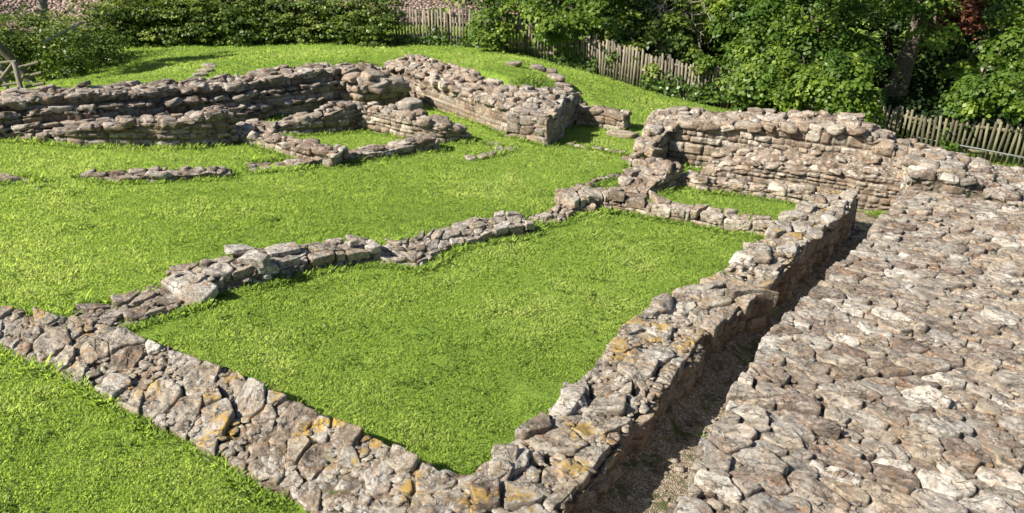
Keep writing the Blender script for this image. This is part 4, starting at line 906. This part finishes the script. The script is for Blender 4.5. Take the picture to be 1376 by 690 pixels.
# ------------------------------------------------------------------ foliage
def leaves(centres, normals, size, tone, rng=RNG, aspect=1.0):
    """one folded leaf quad pair per centre"""
    n_ = len(centres); nrm = normals + rng.normal(0, .45, (n_, 3)); nrm /= np.linalg.norm(nrm, axis=1)[:, None]
    t = rng.normal(size=(n_, 3)); t[:, 2] -= .5; t -= nrm*(t*nrm).sum(1)[:, None]; t /= np.linalg.norm(t, axis=1)[:, None]; b = np.cross(nrm, t)
    s = size*rng.uniform(.6, 1.3, n_)[:, None]
    p0 = centres - t*s*.5; p2 = centres + t*s*.6 - nrm*s*.12; p1 = centres + b*s*.42*aspect + nrm*s*.08; p3 = centres - b*s*.42*aspect + nrm*s*.08
    V = np.stack([p0, p1, p2, p3], 1).reshape(-1, 3); F = np.arange(n_*4).reshape(-1, 4)
    return V, F, np.repeat(tone, 4)
def blob(c, r, n, size, per=26, squash=.85, spread=.26, seed=0, inner=.25, sprays=False):
    """clumps of leaves over an uneven lobe"""
    k = max(1, n//per); d = RNG.normal(size=(k, 3)); d /= np.linalg.norm(d, axis=1)[:, None]
    rr = r*(1+.42*fbm(d[:, 0]*2.2+seed, d[:, 1]*2.2, d[:, 2]*2.2, 3, int(seed)))*np.where(RNG.uniform(size=k) < inner, RNG.uniform(.35, .9, k), RNG.uniform(.88, 1.05, k))
    cc = np.asarray(c)+d*rr[:, None]*np.array([1, 1, squash]); tone = np.clip(RNG.normal(.42, .24, k), 0, 1)
    if sprays:
        ks = max(6, int(k*per/130)); d = RNG.normal(size=(ks, 3)); d[:, 2] = np.abs(d[:, 2])*.8-.25; d[:, 1] -= .35; d /= np.linalg.norm(d, axis=1)[:, None]
        rr = r*(1+.3*fbm(d[:, 0]*2.2+seed, d[:, 1]*2.2, d[:, 2]*2.2, 2, int(seed)))*RNG.uniform(.72, 1.12, ks); c2 = np.asarray(c)+d*rr[:, None]*np.array([1, 1, squash])
        tone = np.clip(RNG.normal(.5, .2, ks), 0.05, 1); m_ = 110; rho = np.repeat(RNG.uniform(.22, .46, ks)*min(1, .5+r*.5), m_)
        up = d*.55+np.array([0, 0, .85]); up /= np.linalg.norm(up, axis=1)[:, None]; e1 = np.cross(up, [0, 1., .1]); e1 /= np.linalg.norm(e1, axis=1)[:, None]; e2 = np.cross(up, e1)
        a_, b_ = RNG.normal(0, .55, ks*m_), RNG.normal(0, .55, ks*m_); q = a_*a_+b_*b_
        U, E1, E2 = (np.repeat(v_, m_, 0) for v_ in (up, e1, e2))
        C = np.repeat(c2, m_, 0) + E1*(a_*rho)[:, None] + E2*(b_*rho)[:, None] - np.array([0, 0, 1.])*(q*rho*.35)[:, None] + RNG.normal(0, .035, (ks*m_, 3))
        Nn = U + .5*(E1*a_[:, None]+E2*b_[:, None]); T_ = np.clip(np.repeat(tone, m_)+RNG.normal(0, .1, ks*m_), 0, 1)
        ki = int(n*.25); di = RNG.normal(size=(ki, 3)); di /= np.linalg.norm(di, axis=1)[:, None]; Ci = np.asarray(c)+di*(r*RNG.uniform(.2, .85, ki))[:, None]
        return leaves(np.vstack([C, Ci]), np.vstack([Nn, di+np.array([0, 0, .5])]), size, np.r_[T_, RNG.uniform(0, .3, ki)])  # inner leaves take the darker tones: crown shade put into their colour
    C = np.repeat(cc, per, 0)+RNG.normal(0, spread*1.15, (k*per, 3))*np.array([1, 1, .30]); Nn = np.repeat(d*.6+np.array([0, 0, .85]), per, 0)
    tn = np.clip(np.repeat(tone, per)+RNG.normal(0, .12, k*per), 0, 1)
    return leaves(C, Nn, size, tn)
def plant(name, label, cat, lobes, mat, size, dens, trunk=None, group=None, crown='crown', limbs=True, bark=M_BARK, spread=.26, inner=.25, squash=.85, shade=()):
    c = np.mean([l[0] for l in lobes], 0); base = trunk[0] if trunk else (c[0], c[1], float(G(c[0], c[1])))
    root = empty(name, tuple(base)); tag(root, label, cat, group); mb = MB(); lobes = lobes + list(shade)
    for q, (p, r) in enumerate(lobes):
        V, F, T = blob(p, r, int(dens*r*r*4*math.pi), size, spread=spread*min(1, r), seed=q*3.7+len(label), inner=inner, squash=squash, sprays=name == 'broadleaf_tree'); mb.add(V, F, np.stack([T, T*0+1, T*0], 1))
    mb.build(crown, mat, root, tuple(base), False)
    if trunk:
        m_ = MB(); tube(m_, trunk[1], trunk[2], trunk[3], 10); m_.build('trunk', bark, root, tuple(base))
        if limbs:
            top = np.asarray(trunk[1][-1]); midp = np.asarray(trunk[1][len(trunk[1])//2])
            for q, (p, r) in enumerate(lobes[:9]):
                s = midp+(top-midp)*RNG.uniform(0, 1); e = np.asarray(p); mm = (s+e)/2+np.array([0, 0, .25]); m_ = MB()
                tube(m_, [s, (s+mm)/2+RNG.normal(0, .08, 3), mm, (mm+e)/2+RNG.normal(0, .08, 3), e], trunk[3]*.6, .025, 6); m_.build('limb', bark, root, tuple(base))
    return root
def KL(rows): return [(K(u, v, D), r) for (u, v, D, r) in rows]
def trunk_at(u, v, D, top, r0, r1, lean=.2):
    b = K(u, v, D); b[2] = float(G(b[0], b[1])); t = K(*top)
    pts = [b + (t-b)*q + np.array([RNG.normal(0, lean*.3), RNG.normal(0, lean*.3), 0])*(0 < q < 1) for q in (0, .25, .5, .75, 1)]
    return (tuple(b), pts, r0, r1)
LS = .115
def above(rows): return [(K(u, v, D) - np.array(SUN_TRAVEL)*l, r) for (u, v, D, l, r) in rows]   # unseen crown lobes added up-sun to throw shade on the sighted points
# trees beyond the fence, left to right
plant('broadleaf_tree', 'leafy bush-like tree leaning over the fence left of the shaded fence slope', 'tree',
      KL([(655, 20, 25.2, .75), (650, 50, 24.8, .45), (640, -10, 25.6, .9), (680, -30, 26, 1.2), (668, 38, 24.8, .4), (640, -60, 26.5, 1.5)]), M_LEAF, LS, 110, trunk_at(655, 60, 25.6, (655, -60, 26.5), .10, .05), 'trees beyond the fence')
plant('broadleaf_tree', 'pale green tree whose crown hangs over the fence top left of the twiggy gap', 'tree',
      KL([(725, 15, 25, 1.0), (765, 42, 24.2, .8), (745, -30, 26, 1.5), (700, -20, 26, 1.1), (800, 20, 24.6, 1.0), (735, 48, 24.6, .4), (815, -40, 26, 1.6)]), M_LEAF, LS, 110, trunk_at(770, 90, 26.5, (770, -60, 27), .16, .08), 'trees beyond the fence', shade=above([(890, 20, 25, 5, 1.2), (900, 70, 24.3, 5.5, .8)]))
plant('broadleaf_tree', 'dark tree with bare pale twigs showing in front above the sloping fence', 'tree',
      KL([(865, 20, 25, 1.3), (840, 42, 24.4, .7), (900, 45, 24.2, .85), (880, -50, 27, 1.8), (930, 20, 25.5, 1.2), (945, 85, 23.4, .6), (880, 84, 23.8, .4), (845, 72, 24, .4), (915, 70, 23.8, .6), (960, -20, 27, 1.5)]), M_LEAFD, LS, 110, trunk_at(890, 130, 26, (890, -60, 27), .18, .08), 'trees beyond the fence')
plant('broadleaf_tree', 'big bright sycamore in the middle of the wood with sunlit sprays', 'tree',
      KL([(1000, 30, 23, 1.3), (1035, 75, 22, 1.0), (1070, 20, 23, 1.4), (985, 85, 22.4, .8), (1100, 70, 21.6, 1.1), (1120, 110, 21, .95), (1080, 110, 21.4, .7), (1010, 105, 22, .6), (1050, 122, 21.5, .55), (1150, 130, 20.6, .75), (1040, -40, 24, 1.8), (1120, 0, 23, 1.4), (1150, 80, 21.4, .8), (1160, 150, 20.6, .4)]), M_LEAF, LS, 120, trunk_at(1070, 150, 24, (1070, -60, 25), .22, .1), 'trees beyond the fence', shade=above([(1225, 120, 23, 6.5, 1.2), (1240, 80, 23, 5.5, 1.), (1320, 40, 23, 6, 1.3), (1290, 120, 22.5, 7, 1.)]))
plant('broadleaf_tree', 'tree with a thick ivy-wrapped trunk showing in the dark gap of the wood', 'tree',
      KL([(1240, 0, 22, .9), (1255, 45, 21.6, .5), (1215, -30, 23.5, 1.4), (1290, -40, 24, 1.5), (1240, -70, 24, 1.8)]), M_LEAF, LS, 110, (tuple(K(1205, 150, 23.4)), [K(1198, 165, 23.4), K(1205, 120, 23.4), K(1218, 80, 23.5), K(1230, 40, 23.6), K(1240, -40, 24)], .34, .16), 'trees beyond the fence')
plant('broadleaf_tree', 'spreading tree with low drooping sprays over the dark fence, far right', 'tree',
      KL([(1330, 115, 20.6, .85), (1365, 145, 20, .7), (1300, 140, 20.8, .5), (1376, 60, 21.5, 1.2), (1420, 110, 20.5, 1.1), (1350, 10, 22.5, 1.2), (1400, -40, 23, 1.7), (1320, 70, 22, .55), (1290, 95, 21.8, .4)]), M_LEAF, LS, 110, trunk_at(1390, 200, 23, (1380, -60, 24), .2, .09), 'trees beyond the fence')
plant('broadleaf_tree', 'withered red-brown foliage high in the wood near the right edge', 'tree',
      KL([(1285, 10, 22.6, .55), (1300, 30, 22.4, .4), (1270, 38, 22.5, .28), (1310, -15, 22.8, .6)]), M_BROWN, .13, 60, (tuple(K(1330, 150, 22.8)), [K(1325, 120, 22.8), K(1320, 90, 22.7), K(1332, 55, 22.6), K(1310, 20, 22.6), K(1300, -15, 22.8)], .06, .03), 'trees beyond the fence', bark=M_PALEBARK)
for q, (u, v, D, rs, lab) in enumerate([(760, 40, 30, 2.6, 'dark evergreen mass filling the wood behind the pale green tree'), (900, 50, 30, 2.8, 'dark tree mass deep in the wood above the sloping fence'), (1040, 60, 29, 2.8, 'dark tree mass deep in the wood behind the bright sycamore'), (1200, 60, 28.5, 2.8, 'dark tree mass closing the gap behind the ivy-wrapped trunk'), (1340, 80, 27.5, 2.8, 'dark tree mass deep in the wood at the far right')]):
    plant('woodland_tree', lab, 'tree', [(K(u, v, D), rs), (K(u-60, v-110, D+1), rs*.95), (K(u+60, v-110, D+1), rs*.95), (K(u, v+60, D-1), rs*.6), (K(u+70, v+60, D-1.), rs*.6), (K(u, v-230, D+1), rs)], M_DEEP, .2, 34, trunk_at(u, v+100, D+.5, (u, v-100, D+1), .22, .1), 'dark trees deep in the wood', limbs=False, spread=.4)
for q, (u, v, D, r, lab) in enumerate([(985, 128, 23.4, .55, 'low dark undergrowth behind the fence left of the sycamore'), (1060, 150, 22.6, .6, 'low dark undergrowth behind the fence under the sycamore'), (1225, 150, 22.3, .75, 'low dark undergrowth behind the fence below the ivy-wrapped trunk'), (1280, 160, 22, .7, 'low dark undergrowth behind the dark fence, third from the left')]):
    plant('undergrowth_bush', lab, 'bush', [(K(u, v, D), r), (K(u-35, v+8, D), r*.8), (K(u+38, v+5, D), r*.8)], M_DEEP, .12, 110, None, 'undergrowth behind the fence')
# bare twigs
root_p = K(925, 60, 24.2); m_ = MB()
def twig(m_, p, d, l, r, lv):
    pts = [p]; 
    for q in range(4): d = d+RNG.normal(0, .28, 3); d /= np.linalg.norm(d); pts.append(pts[-1]+d*l/4)
    tube(m_, pts, r, r*.5, 5)
    if lv:
        for q in range(3): twig(m_, pts[1+q], d+RNG.normal(0, .7, 3), l*.6, r*.5, lv-1)
for q in range(4): twig(m_, K(900+15*q, -10, 23.7), np.array([.1*q-.2, -.2, -1.]), 1.1, .022, 2)
o = m_.build('bare_branch', M_PALEBARK, None, tuple(root_p)); tag(o, 'cluster of bare pale twigs hanging in the wood above the sloping fence', 'branch')
# ivy and climbers on the fence
def ivy(label, u0, u1, v0, v1, n, mat=M_IVY, size=.10, D=None, name='ivy', group='climbers on the fences'):
    u = RNG.uniform(u0, u1, n*3); v = RNG.uniform(v0, v1, n*3)
    k = vnoise(u/18., v/14., 0, int(u0)) > -.15 - .5*(v-v0)/(v1-v0)
    u, v = u[k][:n], v[k][:n]; P = []
    FPA = np.array(FP + FP2)
    fu, fv, fd = proj(np.column_stack([FPA, G(FPA[:, 0], FPA[:, 1])])); D_ = np.interp(u, fu, fd)
    C = np.stack([(u-688)/FPX, CP+SP*(345-v)/FPX, -SP+CP*(345-v)/FPX], 1)*(D_ - .1-np.abs(RNG.normal(0, .10, len(u))))[:, None]+np.array([0, 0, CAMH])
    V, F, T = leaves(C, np.tile([-.2, -.9, .5], (len(C), 1)), size, np.clip(RNG.normal(.45, .22, len(C)), 0, 1))
    c = C.mean(0); o = mesh_obj(name, V, F, mat, None, np.stack([T, T*0+1, T*0], 1), (c[0], c[1], float(G(c[0], c[1]))), False); tag(o, label, 'climber', group)
ivy('narrow strip of climber on the grey palings left of the bushy tree', 574, 600, 12, 60, 330)
ivy('ragged climber across the sloping fence below the dark tree', 860, 1000, 92, 138, 2200)
ivy('dense ivy curtain covering the fence below the bright sycamore', 985, 1190, 118, 180, 3600)
ivy('weeds and low climber at the foot of the fence near the top centre', 530, 640, 50, 62, 420, size=.09)
ivy('thin climber on the fence under the pale green tree', 735, 800, 62, 95, 700)
ivy('small green clump climbing the dark fence at its left end', 1262, 1290, 178, 205, 90)

# hedge along the left, bushes
def hedge(label, rows, mat, size, dens, name='hedge', group=None, cat='hedge'):
    lob = KL(rows); plant(name, label, cat, lob, mat, size, dens, None, group, crown='foliage', spread=.2, inner=.35, squash=1.)
rows = []
for u in range(330, 525, 17): rows += [(u, 36+RNG.uniform(-3, 3), 25.2, .42), (u+8, 12+RNG.uniform(-4, 4), 25.6, .5), (u, 50, 25.0, .26)]
hedge('long ivy hedge along the top of the bank left of the bare palings', rows, M_LEAFD, .085, 320)
rows = []
for u in range(165, 335, 20): rows += [(u, 28+RNG.uniform(-4, 6), 25., .55), (u+8, 2, 25.8, .7), (u, 48, 24.8, .32)]
hedge('bushy hedge above the shaded patch of the bank, far left', rows, M_LEAFD, .095, 260)
hedge('tall tangled bush above the left end of the shaded wall', [(40, 70, 22, .7), (75, 88, 21.3, .5), (100, 62, 22, .75), (60, 50, 23, .8), (130, 50, 23, .75), (150, 75, 22.6, .45), (105, 95, 21.2, .35), (15, 55, 22.5, .7), (-30, 70, 21.5, .9), (120, 25, 24.3, .6), (158, 20, 24.8, .6), (0, 105, 21, .4), (50, 108, 21, .3)], M_LEAFD, .085, 220, 'bush', None, 'bush')
hedge('pale yellow-green scrub at the edge of the railway ballast, upper left', [(20, 28, 26, .45), (90, 26, 26, .4), (60, 34, 25.6, .4), (130, 10, 26, .35), (-20, 36, 25.5, .5)], M_LEAF, .09, 90, 'bush', None, 'bush')
hedge('taller tree beyond the left edge shading the bank', [(-180, -60, 23, 1.8), (-120, -20, 23, 1.4), (-90, 20, 22.5, 1.)], M_LEAFD, .2, 40, 'bush', None, 'tree')
tp = [(200, 98, 21.3, 6.5, .8), (245, 90, 22, 7, .9), (290, 86, 22.6, 7.2, .7), (225, 104, 21, 6.3, .5)]
c0 = K(30, 60, 20.5); c0[2] = float(G(c0[0], c0[1])); c1 = np.mean([p for p, _ in above(tp)], 0)
plant('broadleaf_tree', 'tree at the far left whose crown above the picture shades the bank', 'tree', above(tp), M_LEAF, .13, 60, (tuple(c0), [c0, c0+(c1-c0)*.35+np.array([-.5, 0, .3]), c0+(c1-c0)*.7+np.array([-.4, 0, .3]), c1], .12, .05), 'trees beyond the fence')
# broad-leaved weeds and clover in the turf
wc, wn = [], []
for q in range(260):
    r = RNG.uniform(4, 14); th = RNG.uniform(-.75, .35); x, y = r*math.sin(th), r*math.cos(th)
    if grid_at(occ, np.array([x]), np.array([y]))[0]: continue
    k = int(RNG.integers(6, 26)); sp_ = RNG.uniform(.03, .14); px, py = x+RNG.normal(0, sp_, k), y+RNG.normal(0, sp_, k)
    wc.append(np.stack([px, py, G(px, py)+RNG.uniform(.02, .045, k)], 1)); wn.append(np.tile([0, 0, 1.6], (k, 1)))
wc, wn = np.vstack(wc), np.vstack(wn)
V, F, T = leaves(wc, wn, .035, np.clip(RNG.normal(.5, .2, len(wc)), 0, 1)); g = mesh_obj('clover', V, F, M_LEAF, None, np.stack([T, T*0+1, T*0], 1), None, False); tag(g, kind='stuff')
for q in range(34):
    s0 = RNG.uniform(-.5, 11.); t0 = RNG.choice([RNG.uniform(0, .3), RNG.uniform(.2, 1.1)]); x = COR_A[0]+s0*cd[0]+t0*cn[0]; y = COR_A[1]+s0*cd[1]+t0*cn[1]; z = RNG.uniform(.05, .14)
    mb = MB(); rock(mb, (x, y, float(G(x, y))+.02), (z*1.4, z, z*.6), RNG.uniform(0, 6), (RNG.normal(0, .2), RNG.normal(0, .2)), 5, .05)
    tag(mb.build('fallen_stone', M_TOP, None, (x, y, float(G(x, y))), False), 'small brown stone lying loose on the gravel floor of the narrow passage', 'stone', 'loose stones on the passage floor')
